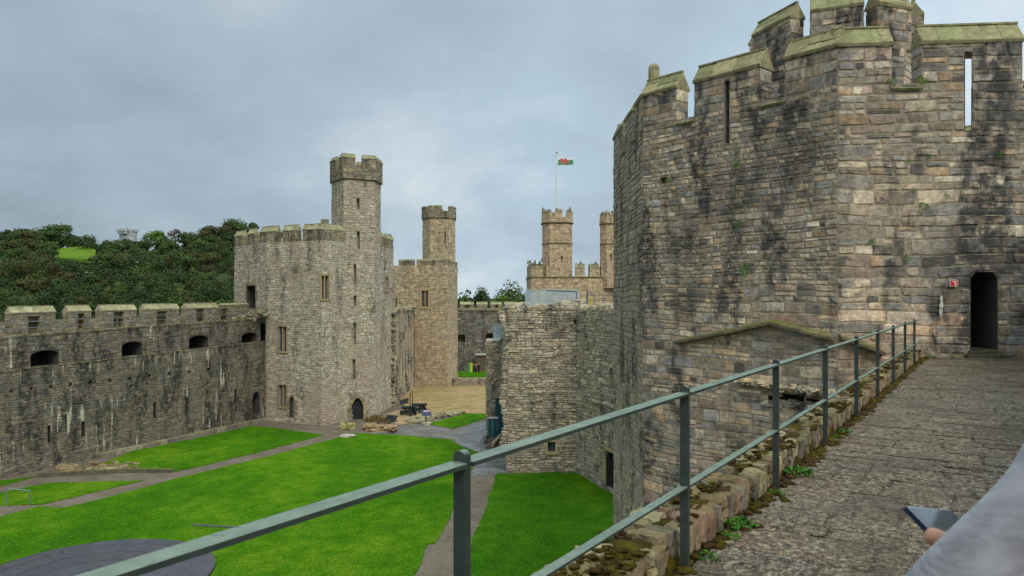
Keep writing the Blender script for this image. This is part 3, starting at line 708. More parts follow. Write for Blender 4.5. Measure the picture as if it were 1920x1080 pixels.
reveal(mb, BC, slit_bc, TTH, True); [reveal(mb, BC, h_, 0.5, True, mat=M_REVEAL_SHADE) for h_ in unders]; reveal(mb, BC, putlog, 0.3, True)
masonry(mb, CD.O, CD.U, Z, CD.N, CD.W, CD.H, [slit_cd, door], (0.15, 0.48), (0.22, 1.25), 0.026, inset=0.02, rnd=random.Random(5), rowf=lambda v: 1.12 if 10.5 < v < 14.5 else 0.8, rough=0.032, warp=0.10, gap=0.024, split=0.4)
splay_reveal(mb, CD, slit_cd, TTH, 0.30)
reveal(mb, CD, door, 4.0, True, arch='shoulder', mat=M_REVEAL_SHADE)
mb.build('wall', M_NEAR, nt_)
mb = MB()
masonry(mb, AB.O, AB.U, Z, AB.N, AB.W, AB.H, [sid1], (0.15, 0.38), (0.25, 0.75), 0.03, rnd=random.Random(8), rough=0.03, warp=0.08, gap=0.022)
reveal(mb, AB, sid1, 0.6, True)
mb.build('side_wall', M_SIDE, nt_, label='greyer oblique left face of the near tower')
mb = MB()
for a, b in ((D, E), (E, Fp), (Fp, Gp), (Gp, Hp), (Hp, A)):
    Wb = Wl(a, b, ZG, TZS); masonry(mb, Wb.O, Wb.U, Z, Wb.N, Wb.W, Wb.H, (), (0.35, 0.6), (0.7, 1.4), 0.04)
mb.build('rear_wall', M_NEAR, nt_)
mb = MB(); ip = offset_poly(poly, TTH)
deck(mb, offset_poly(poly, 0.1), TZD)
for i in range(8):
    a, b = ip[(i + 1) % 8], ip[i]
    Wi = Wl(a, b, TZD, TZS)
    if i == 2:       # inner face of C-D has the see-through slit
        kk = 0.257; hh = (Wi.W - (slit_cd[2] - kk + 0.30), slit_cd[1] - (TZD - ZG), Wi.W - (slit_cd[0] - kk - 0.15), slit_cd[3] - (TZD - ZG))
        masonry(mb, Wi.O, Wi.U, Z, Wi.N, Wi.W, Wi.H, [hh], (0.3, 0.4), (0.5, 0.9), 0.02)
    else: masonry(mb, Wi.O, Wi.U, Z, Wi.N, Wi.W, Wi.H, (), (0.3, 0.4), (0.5, 0.9), 0.02)
mb.build('parapet_inner', M_NEAR, nt_)
# merlons and crenel sills
mer = []
uu = BC.u
g1, g2 = (uu(1268), uu(1302)), (uu(1425), uu(1472))
mer += [(BC, 0.0, g1[0], []), (BC, g1[1], g2[0], [slit_bc]), (BC, g2[1], BC.W, [])]
c0, c1 = CD.u(1672), CD.u(1729)
mer += [(CD, 0.0, c0, []), (CD, c1, CD.u(1917), [slit_cd]), (CD, CD.u(1917) + 0.8, CD.W, [])]
mer += [(AB, 0, 2.5, []), (AB, 3.2, 5.0, []), (AB, 5.5, AB.W, [])]
for a, b in ((D, E), (E, Fp), (Fp, Gp), (Gp, Hp), (Hp, A)):
    Wb = Wl(a, b, ZG, TZS); mer += [(Wb, 0, Wb.W * 0.38, []), (Wb, Wb.W * 0.55, Wb.W, [])]
for (W_, a, b, hs) in mer:
    pa = W_.P(a, 0); pb = W_.P(b, 0)
    hh = [(h[0] - a, h[1] - W_.H, h[2] - a, h[3] - W_.H) for h in hs]
    near = W_ in (BC, CD)
    merlon(nt_, (pa.x, pa.y), (pb.x, pb.y), TZS, TZE, TZR, TTH, M_SIDE if W_ is AB else M_NEAR, M_COPE, hh, (0.2, 0.42), (0.3, 0.7), 0.03, deep_back=(W_ is BC), splay=0.30 if (W_ is CD and hs) else 0.0)
for W_, gp_ in ((BC, g1), (BC, g2), (CD, (c0, c1)), (CD, (CD.u(1917), CD.u(1917) + 0.8)), (AB, (2.5, 3.2)), (AB, (5.0, 5.5))):
    mb = MB(); sill_caps(mb, W_, TTH, [gp_]); mb.build('crenel_sill', M_COPE, nt_)
# chimney-like stump on the left merlon
mb = MB(); p = at(1226, 150, 25.3)
mb.tube([(p.x, p.y, 6.9), (p.x, p.y, 7.25), (p.x, p.y, 7.75), (p.x, p.y, 7.86)], [0.22, 0.19, 0.19, 0.12], 10); mb.build('finial_stump', M_COPE, nt_)
# stair turret rising behind the battlements
tz0, tz1, tz2, tz3 = TZD, 8.2, 9.6, 10.1
tcx, tcy = ray(1568, 27.2), 27.4; TR = 2.95
tp = [(tcx + TR * math.cos(math.radians(t)), tcy + TR * math.sin(math.radians(t))) for t in range(-112, 248, 45)]
mb = MB()
for i in range(8):
    Wt = Wl(tp[i], tp[(i + 1) % 8], tz0, tz1); masonry(mb, Wt.O, Wt.U, Z, Wt.N, Wt.W, Wt.H, (), (0.2, 0.4), (0.3, 0.8), 0.04)
deck(mb, tp, tz1 - 0.6)
mb.build('stair_turret', M_NEAR, nt_)
for (t0, t1) in ((-181, -141), (-127, -96), (-86, -60), (-44, -12), (8, 40), (60, 100), (118, 160)):
    a = (tcx + TR * math.cos(math.radians(t0)), tcy + TR * math.sin(math.radians(t0))); b = (tcx + TR * math.cos(math.radians(t1)), tcy + TR * math.sin(math.radians(t1)))
    merlon(nt_, a, b, tz1 - 0.02, tz2, tz3, 0.55, M_NEAR, M_COPE, (), (0.2, 0.4), (0.3, 0.7), 0.04, name='turret_merlon')
# drip mould in a flat gable shape + broken string course
mb = MB(); rr = random.Random(21)
def strip(W_, pa, pb, h=0.17, out_=0.25, seglen=0.8):
    u0, v0 = W_.uv(*pa); u1, v1 = W_.uv(*pb); L = abs(u1 - u0); k = max(1, int(L / seglen))
    for i in range(k):
        a, b = i / k, (i + 1) / k - 0.012
        ua, va, ub, vb = u0 + (u1 - u0) * a, v0 + (v1 - v0) * a, u0 + (u1 - u0) * b, v0 + (v1 - v0) * b
        j = rr.uniform(-0.015, 0.015); o_ = out_ + rr.uniform(-0.02, 0.02); c = (rr.random(), rr.random(), 0)
        q = [W_.P(ua, va + j, 0), W_.P(ub, vb + j, 0), W_.P(ub, vb + h + j, 0), W_.P(ua, va + h + j, 0)]
        q2 = [W_.P(ua, va + j + 0.02, o_), W_.P(ub, vb + j + 0.02, o_), W_.P(ub, vb + h * 0.55 + j, o_), W_.P(ua, va + h * 0.55 + j, o_)]
        mb.face(q2, c)
        for m_ in range(4): n_ = (m_ + 1) % 4; mb.face([q[m_], q[n_], q2[n_], q2[m_]], c)
strip(BC, (1272, 645), (1330, 634)); strip(BC, (1330, 634), (1400, 620)); strip(BC, (1400, 620), (1450, 610)); strip(BC, (1450, 610), (1566, 638)); strip(CD, (1572, 638), (1655, 668))
mb.build('drip_mould', M_DRIP, nt_)
mb = MB()
for i in range(26):
    px = 1385 + i * 7; py = 713 + 26 * (i / 25) + rr.uniform(-4, 4)
    if px > 1562: break
    u, v = BC.uv(px, py); p = BC.P(u, v, 0.02)
    mb.rock(p, (rr.uniform(0.16, 0.34), rr.uniform(0.25, 0.5), rr.uniform(0.10, 0.22)), rr, rot=math.atan2(BC.d.y, BC.d.x), jit=0.2)
for i in range(22):
    px = 1436 + i * 5; py = 756 + 6 * (i / 21) + rr.uniform(-5, 5); u, v = BC.uv(px, py)
    mb.rock(BC.P(u, v, -0.02), (rr.uniform(0.14, 0.3), rr.uniform(0.12, 0.22), rr.uniform(0.08, 0.18)), rr, rot=math.atan2(BC.d.y, BC.d.x), jit=0.2)
mb.build('broken_string_course', M_NEAR, nt_)
# fill ledge under the drip gable : door step of the wall-walk door
mb = MB(); u0, v0, u1, v1 = door
for i, (e_, hgt) in enumerate(((0.22, 0.09), (0.06, 0.18))):
    mb.box(CD.P((u0 + u1) / 2, ZW - ZG + hgt / 2 + 0.002 * i, 0.0), (u1 - u0) / 2 + 0.18 - 0.1 * i, e_ + 0.05, hgt / 2, (CD.Uh, CD.N, Z), (0.4, 0.4, 0))
mb.build('door_step', M_DRIP, nt_)

# red no-entry notice
sg = thing('warning_sign', 'small square red notice with a white falling figure, beside the dark doorway', 'sign', CD.P(*CD.uv(1786, 531), 0.07))
M_RED = plain('sign_red', (0.50, 0.02, 0.012), 0.4, var=0.05); M_SWHITE = plain('sign_white', (0.75, 0.68, 0.6), 0.4, var=0.05); M_YEL = plain('sign_cream', (0.8, 0.72, 0.5), 0.5, var=0.05)
u, v = CD.uv(1786, 531); mb = MB()
mb.box(CD.P(u, v, 0.07), 0.098, 0.012, 0.09, (CD.Uh, CD.N, Z), mat=M_SWHITE); mb.build('plate', M_SWHITE, sg)
mb = MB(); mb.box(CD.P(u, v, 0.085), 0.085, 0.003, 0.077, (CD.Uh, CD.N, Z)); mb.build('red_field', M_RED, sg)
mb = MB()
def sp_(pts): mb.face([CD.P(u + a * 0.85, v + b * 0.85, 0.091) for a, b in pts])
sp_([(-0.06, 0.06), (0.01, 0.055), (0.06, 0.06), (0.062, 0.045), (0.0, 0.03), (-0.06, 0.045)])
sp_([(0.0, 0.045), (0.05, 0.04), (0.055, -0.02), (0.02, -0.03)])
sp_([(0.02, -0.02), (0.055, -0.02), (0.075, -0.075), (0.06, -0.08)]); sp_([(0.015, -0.01), (0.04, -0.02), (0.02, -0.08), (0.005, -0.075)])
mb.build('figure', M_SWHITE, sg)

# white lime stains: thin crusts on the stone beside the door
def splash(px0, py0, pts_r, name, lbl):
    mb = MB()
    for (x, y, rx, ry) in pts_r:
        u, v = CD.uv(x, y); k = 10
        mb.face([CD.P(u + rx * math.cos(2 * math.pi * i / k) * (0.8 + 0.35 * R.random()), v + ry * math.sin(2 * math.pi * i / k) * (0.8 + 0.35 * R.random()), 0.072) for i in range(k)])
    o = mb.build(name, M_CRUST, nt_, label=lbl)
M_CRUST = plain('lime_crust', (0.50, 0.48, 0.40), 0.9, var=0.3, sc=14)
splash(0, 0, [(1763, 560, 0.04, 0.09), (1763, 572, 0.06, 0.1), (1762, 584, 0.05, 0.1), (1761, 592, 0.02, 0.05)], 'lime_crust', 'white lime crust on the wall left of the doorway')

# ================================================================== WALL WALK (the wall we stand on)
DV = Vector((0.541, 0.841, 0)).normalized(); NV = Vector((DV.y, -DV.x, 0))
def wp(t, n, z): return DV * t + NV * n + Z * z
cw = thing('curtain_wall', 'broad stone curtain wall with paved walk and mossy kerb in the foreground', 'wall', (3.5, 8, ZG))
tEnd = 24.5
mb = MB()
masonry(mb, wp(-5, -1.50, ZW), NV, DV, Z, 2.85, tEnd + 4.6, (), (0.24, 0.52), (0.30, 0.95), 0.008, gap=0.03, inset=0.010, split=0.1, rnd=random.Random(31), jit=0.014)
mb.build('walk_paving', M_WALK, cw)
mb = MB()
Wo = Wl((wp(tEnd - 1.6, -1.93, 0).x, wp(tEnd - 1.6, -1.93, 0).y), (wp(-6, -1.93, 0).x, wp(-6, -1.93, 0).y), ZG, ZW + 0.1)
masonry(mb, Wo.O, Wo.U, Z, Wo.N, Wo.W, Wo.H, (), (0.25, 0.42), (0.4, 1.0), 0.04)
mb.build('courtyard_face', M_NEAR, cw)
# earth and moss bed of the kerb
mb = MB(); nu, nn_ = 220, 8
grid = [[None] * (nn_ + 1) for _ in range(nu + 1)]
for i in range(nu + 1):
    for j in range(nn_ + 1):
        t = -2 + i * (25.2 / nu); n = -1.93 + j * (0.36 / nn_)
        z = ZW + 0.178 + 0.05 * mnoise.noise(Vector((t * 2.2, n * 4, 0))) + 0.02 * mnoise.noise(Vector((t * 9, n * 9, 3)))
        if j == nn_: z = ZW - 0.02
        elif j == nn_ - 1: z -= 0.03
        if j == 0: z = ZW - 0.1
        mb.v.append(wp(t, n, z)); grid[i][j] = len(mb.v) - 1
for i in range(nu):
    for j in range(nn_):
        mb.f.append((grid[i][j], grid[i][j + 1], grid[i + 1][j + 1], grid[i + 1][j])); mb.c.append((0.5, 0.5, 0)); mb.m.append(0)
mb.build('moss_bed', M_MOSS, cw, smooth=True)
mb = MB(); rr = random.Random(77); ang = math.atan2(DV.y, DV.x)
t = -2.0
while t < 23.2:
    wd = rr.uniform(0.08, 0.22); t += wd / 2
    n0 = -1.545 - rr.uniform(0.0, 0.05); ln = rr.uniform(0.12, 0.26); h = rr.uniform(0.18, 0.225)
    if rr.random() < 0.3:
        mb.rock(wp(t, n0 - ln / 2, ZW + h * 0.27), (wd * 1.0, ln, h * 0.5), rr, rot=ang, p=7, n=3, jit=0.10)
        mb.rock(wp(t, n0 - ln / 2 - 0.01, ZW + h * 0.75), (wd * 0.96, ln, h * 0.48), rr, rot=ang + rr.uniform(-0.06, 0.06), p=7, n=4, jit=0.08)
    else: mb.rock(wp(t, n0 - ln / 2, ZW + h / 2 - 0.015), (wd * 0.98, ln, h), rr, rot=ang + rr.uniform(-0.05, 0.05), p=8, n=4, jit=0.08, tilt=rr.uniform(-0.06, 0.06))
    t += wd / 2 + 0.004
for n0 in (-1.84,):
    t = -2.0
    while t < 23.2:
        wd = rr.uniform(0.10, 0.30); t += wd / 2
        if rr.random() < 0.8:
            ln = rr.uniform(0.10, 0.22); h = rr.uniform(0.10, 0.16)
            mb.rock(wp(t, n0 + rr.uniform(-0.04, 0.04), ZW + 0.135 + rr.uniform(-0.02, 0.03)), (wd * 0.92, ln, h), rr, rot=ang + rr.uniform(-0.25, 0.25), p=4.5, n=4, jit=0.2, tilt=rr.uniform(-0.1, 0.1))
        t += wd / 2
mb.build('kerb_stones', M_KERB, cw, smooth=False)
mb = MB()
for i in range(3200):
    t = rr.uniform(0.8, 22); n = rr.uniform(-1.92, -1.56)
    if mnoise.noise(Vector((t * 1.3, n * 3, 5))) < 0.04: continue
    s_ = rr.uniform(0.014, 0.038); mb.rock(wp(t, n, ZW + 0.213 + rr.uniform(-0.03, 0.01)), (s_ * 1.8, s_ * 1.6, s_ * 0.7), rr, p=2.2, n=2, jit=0.3)
mb.build('moss_cushions', M_MOSS, cw, smooth=True)
mb = MB()     # moss strip where the kerb meets the paving
for i in range(900):
    t = rr.uniform(0.5, 23); n = -1.53 + abs(rr.gauss(0, 0.05 + 0.04 * max(0, mnoise.noise(Vector((t, 0, 0))))))
    s_ = rr.uniform(0.02, 0.05); mb.rock(wp(t, n, ZW + 0.012), (s_ * 1.6, s_ * 1.6, s_ * 0.8), rr, p=2.2, n=2, jit=0.25)
mb.build('moss_clumps', M_MOSS, cw, smooth=True)
# outer parapet on the right, out of the frame, shades the walk's end
Wr = Wl((wp(23.2, 1.34, 0).x, wp(23.2, 1.34, 0).y), (wp(-6, 1.34, 0).x, wp(-6, 1.34, 0).y), ZW - 0.02, ZW + 2.3)
mb = MB(); masonry(mb, Wr.O, Wr.U, Z, Wr.N, Wr.W, Wr.H, (), (0.2, 0.4), (0.4, 0.9), 0.03, rough=0.03)
mb.box(wp(8.6, 1.34 + 0.32, ZW + 1.1), 14.6, 0.3, 1.22, (DV, NV, Z), (0.4, 0.4, 1)); mb.build('outer_parapet', M_NEAR, cw)

# railing
rl = thing('railing', 'grey-green metal railing with two flat rails running along the kerb of the wall walk', 'railing', wp(2.1, -1.5, ZW))
PN = -1.517; t1 = Vector((-0.17, 2.54, 0)).dot(DV)
posts = [t1 + 2.19 * k for k in range(-2, 9)]
for k, t in enumerate(posts):
    mb = MB(); hw, hd = 0.024, 0.017
    z0, z1 = ZW - 0.03, -0.532
    # rounded top profile across the walk
    prof = [(-hw, z0), (-hw, z1 - 0.01)] + [(-hw * math.cos(a_), z1 - 0.01 + 0.020 * math.sin(a_)) for a_ in [math.pi * i / 8 for i in range(1, 8)]] + [(hw, z1 - 0.01), (hw, z0)]
    fa = [wp(t - hd, PN + x, z) for x, z in prof]; fb = [wp(t + hd, PN + x, z) for x, z in prof]
    mb.face(fa[::-1]); mb.face(fb)
    for i in range(len(prof)):
        j = (i + 1) % len(prof); mb.face([fa[i], fa[j], fb[j], fb[i]])
    mb.build('post', M_RAIL, rl)
for nm, z, wd, h in (('top_rail', -0.569, 0.070, 0.015), ('mid_rail', -1.115, 0.052, 0.012)):
    mb = MB()
    for i in range(len(posts) - 1):
        a, b = posts[i] + 0.0172, posts[i + 1] - 0.0172
        mb.bar(wp(a, PN, z), wp(b, PN, z), wd, h)
    a = posts[-1] + 0.0172; mb.bar(wp(a, PN, z), wp(a + 1.4, PN, z), wd, h)
    mb.build(nm, M_RAIL, rl)
for k, t in enumerate(posts):
    mb = MB(); 
    for sg_ in (-1, 1):
        mb.rock(wp(t + sg_ * 0.019, PN, -0.567), (0.012, 0.05, 0.018), rr, rot=ang, p=3, n=2)
    mb.build('weld', M_RAIL, rl)

# ================================================================== LEFT CURTAIN WALL (far side of the ward)
lw = thing('curtain_wall', 'long soot-stained curtain wall on the left, with arched recesses along its upper half', 'wall', (-30, 60, ZG))
LP = [(-51.0, 12.6), (-36.5, 47.5), (-25.0, 75.2)]
UP = []       # upper tier, set back 0.45
def shift(p, a, b, d):
    dd = (Vector(b) - Vector(a)).normalized(); return (p[0] - dd.y * d, p[1] + dd.x * d)
rr = random.Random(41)
ZL, ZU = -5.15, -2.85
segs = []
for i in range(2):
    a, b = LP[i], LP[i + 1]
    dz0 = (-0.1, -0.1)[i]; dz1 = (-0.1, 0.6)[i]
    segs.append((a, b, dz0, dz1))
low = MB(); upm = MB(); cap = MB(); par = MB()
slits = [(90, 94, 797, 831), (153.5, 158, 790, 820), (288, 291.5, 755, 785), (348.5, 352, 745, 773), (440, 443, 730, 757)]
recs = [(57, 110, 657, 692), (228, 266, 641, 673), (354, 390, 629, 656), (453, 481, 624, 648)]
putl = [(18 + k * 37, 24 + k * 37, 730 - k * 4, 735 - k * 4) for k in range(11)]
for i, (a, b, d0, d1) in enumerate(segs):
    W_ = Wl(a, b, ZG - 0.3, ZL + d0, d1 - d0)
    # lower tier: bottom stays put, so build with the rise and sink the foot
    hs = [W_.hole(h[0] - 0.8, h[1] + 0.8, h[2], h[3]) for h in slits] + [W_.hole(*h) for h in putl] + [W_.hole(473, 487, 735, 778)]
    kinds = ['s'] * len(slits) + ['p'] * len(putl) + ['d']
    use = [(h, k) for h, k in zip(hs, kinds) if h[0] > 0.05 and h[2] < W_.W - 0.02 and h[1] > -0.5 and h[3] < W_.H]
    masonry(low, W_.O, W_.U, Z, W_.N, W_.W, W_.H, [h for h, k in use], (0.15, 0.32), (0.28, 0.85), 0.045, rnd=rr, rough=0.03, warp=0.16)
    for h, k in use: reveal(low, W_, h, {'s': 0.9, 'p': 0.3, 'd': 2.2}[k], True, arch='pointed' if k == 'd' else None, mat=M_REVEAL_SHADE if k != 'p' else None)
    # ledge on top of the lower tier
    low.face([W_.P(0, W_.H, 0.05), W_.P(W_.W, W_.H, 0.05), W_.P(W_.W, W_.H, -0.5), W_.P(0, W_.H, -0.5)], (0.5, 0.5, 0))
    a2, b2 = shift(a, a, b, 0.45), shift(b, a, b, 0.45)
    W2 = Wl(a2, b2, ZL + d0 - 0.02, ZU + d0, d1 - d0)
    hs = [W2.hole(*h) for h in recs]; hs = [(h[0], max(h[1], 0.02), min(h[2], W2.W - 0.1), h[3]) for h in hs if h[0] > 0 and h[0] < W2.W - 0.8]
    masonry(upm, W2.O, W2.U, Z, W2.N, W2.W, W2.H, hs, (0.15, 0.30), (0.3, 0.8), 0.045, rnd=rr, rough=0.03, warp=0.12)
    for h in hs: reveal(upm, W2, h, 2.1, True, arch='flat', mat=M_REVEAL_SHADE)
    # ragged top course and walk
    cap.face([W2.P(0, W2.H, 0.0), W2.P(W2.W, W2.H, 0.0), W2.P(W2.W, W2.H, -2.2), W2.P(0, W2.H, -2.2)], (0.5, 0.5, 0))
    u = 0
    while u < W2.W:
        s_ = rr.uniform(0.3, 0.7); cap.rock(W2.P(u + s_ / 2, W2.H + 0.02, -0.12), (s_, 0.4, rr.uniform(0.14, 0.3)), rr, rot=math.atan2(W2.d.y, W2.d.x), p=4, jit=0.2); u += s_
    u = 0
    while u < W_.W:
        s_ = rr.uniform(0.3, 0.8)
        if rr.random() < 0.8: cap.rock(W_.P(u + s_ / 2, W_.H, -0.1), (s_, 0.35, rr.uniform(0.08, 0.2)), rr, rot=math.atan2(W_.d.y, W_.d.x), p=4, jit=0.2)
        u += s_
    # outer parapet behind the walk (inner face visible)
    a3, b3 = shift(a, a, b, 2.65), shift(b, a, b, 2.65)
    W3 = Wl(a3, b3, ZU + d0 - 0.3, -1.95, (d1 - d0) * 0.25)
    OPS = [(53, 75, 593, 628), (146, 158, 588, 616), (213, 232, 585, 614), (294, 313, 584, 611), (368, 383, 580, 605), (413, 426, 579, 603)] if i == 1 else []
    oh = [W3.hole(*o_) for o_ in OPS]
    masonry(par, W3.O, W3.U, Z, W3.N, W3.W, W3.H, oh, (0.14, 0.26), (0.25, 0.6), 0.04, rnd=rr, rough=0.025)
    for h in oh: reveal(par, W3, h, 0.5, True)
    par.face([W3.P(0, W3.H, 0), W3.P(W3.W, W3.H, 0), W3.P(W3.W, W3.H, -0.7), W3.P(0, W3.H, -0.7)], (0.5, 0.5, 0))
    bo = Wl(b3, a3, ZG, 0); bo = Wl((W3.P(W3.W, 0, -0.7).x, W3.P(W3.W, 0, -0.7).y), (W3.P(0, 0, -0.7).x, W3.P(0, 0, -0.7).y), ZG, -1.78)
    masonry(par, bo.O, bo.U, Z, bo.N, bo.W, bo.H, [], (0.5, 0.9), (0.9, 1.8), 0.04, rnd=rr)
    W3s = W3
    # merlons
    for (x0, x1, op, rect) in ((-150, -95, None, 0), (-78, -12, None, 0), (8, 103, (53, 75, 593, 628), 0), (118, 170, (146, 158, 588, 616), 0), (180, 255, (213, 232, 585, 614), 0),
                         (263, 335, (294, 313, 584, 611), 0), (342, 409, (368, 383, 580, 605), 0), (411, 466, (413, 426, 579, 603), 1)):
        u0, u1 = W3.u(x0) + 0.5, W3.u(x1) + 0.05
        um = (u0 + u1) / 2
        if not (0 <= um <= W3.W): continue
        u0 = max(u0, 0.0) if not (i == 1 and x0 == 8) else u0; 
        P0, P1 = W3.P(u0, W3.H, 0), W3.P(u1, W3.H, 0)
        zs = P0.z; rise = (P1.z - P0.z)
        Wm = Wl((P0.x, P0.y), (P1.x, P1.y), zs - 0.01, zs + 0.72, rise)
        hh = []
        if op:
            h = Wm.hole(*op); hh = [(h[0], -0.5, h[2], min(h[3], 0.6))]
        if rect: merlon(lw, (P0.x, P0.y), (P1.x, P1.y), zs - 0.01, zs + 1.0, zs + 1.08, 0.7, M_LWP, M_LCOPE, [], (0.14, 0.26), (0.25, 0.6), 0.04, dz=rise) if False else None
        merlons_l = globals().setdefault('merlons_l', []); merlons_l.append(((P0.x, P0.y), (P1.x, P1.y), zs, rise, hh, rect))
M_LWP = stone('left_parapet_stone', [(0.21, 0.20, 0.155), (0.25, 0.225, 0.165), (0.18, 0.175, 0.15), (0.27, 0.25, 0.19)], 1.1, dark=0.5, dark_lo=0.54, moss=0.6, tint=(0.16, 0.16, 0.06), mortar=(0.15, 0.14, 0.11), fine=3.5, bumpd=0.03)
M_LCOPE = stone('left_coping_stone', [(0.28, 0.275, 0.19), (0.31, 0.30, 0.21), (0.25, 0.25, 0.175)], 1.1, dark=0.3, dark_lo=0.6, moss=0.4, tint=(0.17, 0.175, 0.075), fine=3, bumpd=0.03)
low.build('lower_wall', M_LW, lw); upm.build('upper_wall', M_LW, lw); cap.build('wall_walk', M_LW, lw); par.build('parapet', M_LWP, lw)
for (p0, p1, zs, rise, hh, rect) in merlons_l:
    merlon(lw, p0, p1, zs - 0.01, zs + (0.72 if not rect else 0.98), zs + (1.18 if not rect else 1.1), 0.7, M_LWP, M_LCOPE, hh, (0.14, 0.26), (0.25, 0.6), 0.04, dz=rise, deep_back=True, deep=0.4)
# stepped broken masonry where the wall meets the keep + dark holes
mb = MB()
for i in range(60):
    px = rr.uniform(436, 500); Y = 74.5 + rr.uniform(-0.6, 1.6); py = 600 + max(0, (px - 470)) * -0.1 + rr.uniform(-22, 6) * (px - 430) / 70
    mb.rock(at(px, py, Y), (rr.uniform(0.3, 0.8), rr.uniform(0.3, 0.7), rr.uniform(0.2, 0.45)), rr, rot=rr.random() * 3, p=5, jit=0.2)
mb.build('broken_masonry', M_LWP, lw)
# stone plinth/kerb along the foot
mb = MB()
for i, (a, b) in enumerate(((LP[1], LP[2]),)):
    W_ = Wl(a, b, ZG, ZG + 0.32); u = W_.u(180)
    while u < W_.W:
        s_ = min(rr.uniform(0.7, 1.5), W_.W - u + 0.01); mb.box(W_.P(u + s_ / 2, 0.15, 0.22), s_ / 2 - 0.01, 0.24, 0.17 + rr.uniform(-0.01, 0.01), (W_.Uh, W_.N, Z), (rr.random(), rr.random(), 0)); u += s_
mb.build('plinth', M_LWP, lw)
# thin walk railing on the left wall
mr = thing('railing', 'thin grey handrail along the top of the far left curtain wall', 'railing', (-33, 58, ZU))
ra = MB()
for i, (a, b, d0, d1) in enumerate(segs):
    a2, b2 = shift(a, a, b, 0.8), shift(b, a, b, 0.8); W_ = Wl(a2, b2, ZU + d0, ZU + d0 + 1, d1 - d0)
    for hgt in (1.0, 0.55): ra.bar(W_.P(0, hgt, 0), W_.P(W_.W, hgt, 0), 0.04, 0.04)
ra.build('rails', M_GALV, mr)
for i, (a, b, d0, d1) in enumerate(segs):
    a2, b2 = shift(a, a, b, 0.8), shift(b, a, b, 0.8); W_ = Wl(a2, b2, ZU + d0, ZU + d0 + 1, d1 - d0); k = int(W_.W / 2.4)
    for j in range(k):
        po = MB(); u = W_.W * (j + 0.5) / k; po.bar(W_.P(u, 0, 0), W_.P(u, 1.0, 0), 0.04, 0.04); po.build('post', M_GALV, mr)

# ================================================================== generic tower
def tower_body(root, poly, z0, zs, mat, holes={}, row=(0.18, 0.34), bw=(0.3, 0.8), prot=0.045, name='wall', seed=1, vis=None, thick=0.6, zd=1.3, revd=0.6, jit=0.012, rghf=True):
    mb = MB(); rn = random.Random(seed); Ws = []
    for i in range(len(poly)):
        W_ = Wl(poly[i], poly[(i + 1) % len(poly)], z0, zs); Ws.append(W_)
        front = vis is None or i in vis
        hs = []
        for h in holes.get(i, []):
            r_ = W_.hole(*h[:4]) if len(h) == 5 else h[0]; hs.append((r_, h[-1]))
        masonry(mb, W_.O, W_.U, Z, W_.N, W_.W, W_.H, [h[0] for h in hs], row if front else (row[1] * 1.6, row[1] * 2.4), bw if front else (bw[1] * 1.3, bw[1] * 2), prot, rnd=rn, jit=jit, rough=0.03 if front and rghf else 0, warp=0.1 if front and rghf else 0)
        for h, k in hs: reveal(mb, W_, h, 3.2 if k in 'af' and revd > 0.5 else revd, True, mat=M_REVEAL_SHADE if k in 'af' else None, arch={'a': 'pointed', 'r': 'round', 's': None, 'f': 'flat'}[k])
    deck(mb, offset_poly(poly, 0.05), zs - zd)
    ip = offset_poly(poly, thick)
    for i in range(len(poly)):
        Wi = Wl(ip[(i + 1) % len(poly)], ip[i], zs - zd, zs)
        if Wi.W > 0.2: masonry(mb, Wi.O, Wi.U, Z, Wi.N, Wi.W, Wi.H, (), (0.3, 0.5), (0.6, 1.2), 0.03, rnd=rn)
        W_ = Ws[i]
        mb.face([W_.P(0, W_.H, 0.01), W_.P(W_.W, W_.H, 0.01), Vector((*ip[(i + 1) % len(poly)], zs)), Vector((*ip[i], zs))], (0.5, 0.5, 0))
    mb.build(name, mat, root)
    return Ws

# ---- the big tower across the court ("keep")
kp = thing('castle_tower', 'massive pale polygonal tower with a tall stair turret at the end of the sooty wall', 'tower', (-21, 82, ZG))
V = [(-30.3, 81.5), (-24.7, 75.2), (-18.4, 72.2), (-14.5, 77.5), (-13.6, 85.5), (-17.2, 92), (-25, 93.5), (-30.3, 89)]
KS, KE, KR = 5.45, 6.55, 7.1
kh = {0: [(463, 480, 535, 578, 'f'), (484, 498, 606, 641, 'f')],
      1: [(522, 538, 612, 659, 's'), (523, 537, 722, 763, 's'), (543, 552, 743, 783, 'a')],
      2: [(602, 616, 517, 561, 's')],
      3: [(706, 711, 556, 578, 's'), (723, 727, 520, 545, 's'), (707, 713, 606, 633, 's'), (707, 713, 642, 674, 's'), (706, 712, 692, 710, 's'), (731, 734, 540, 556, 's'), (726, 729, 650, 668, 's')]}
KW = tower_body(kp, V, ZG - 0.2, KS, M_T2, kh, (0.17, 0.34), (0.28, 0.8), 0.045, seed=3, vis=(0, 1, 2, 3), revd=0.55)
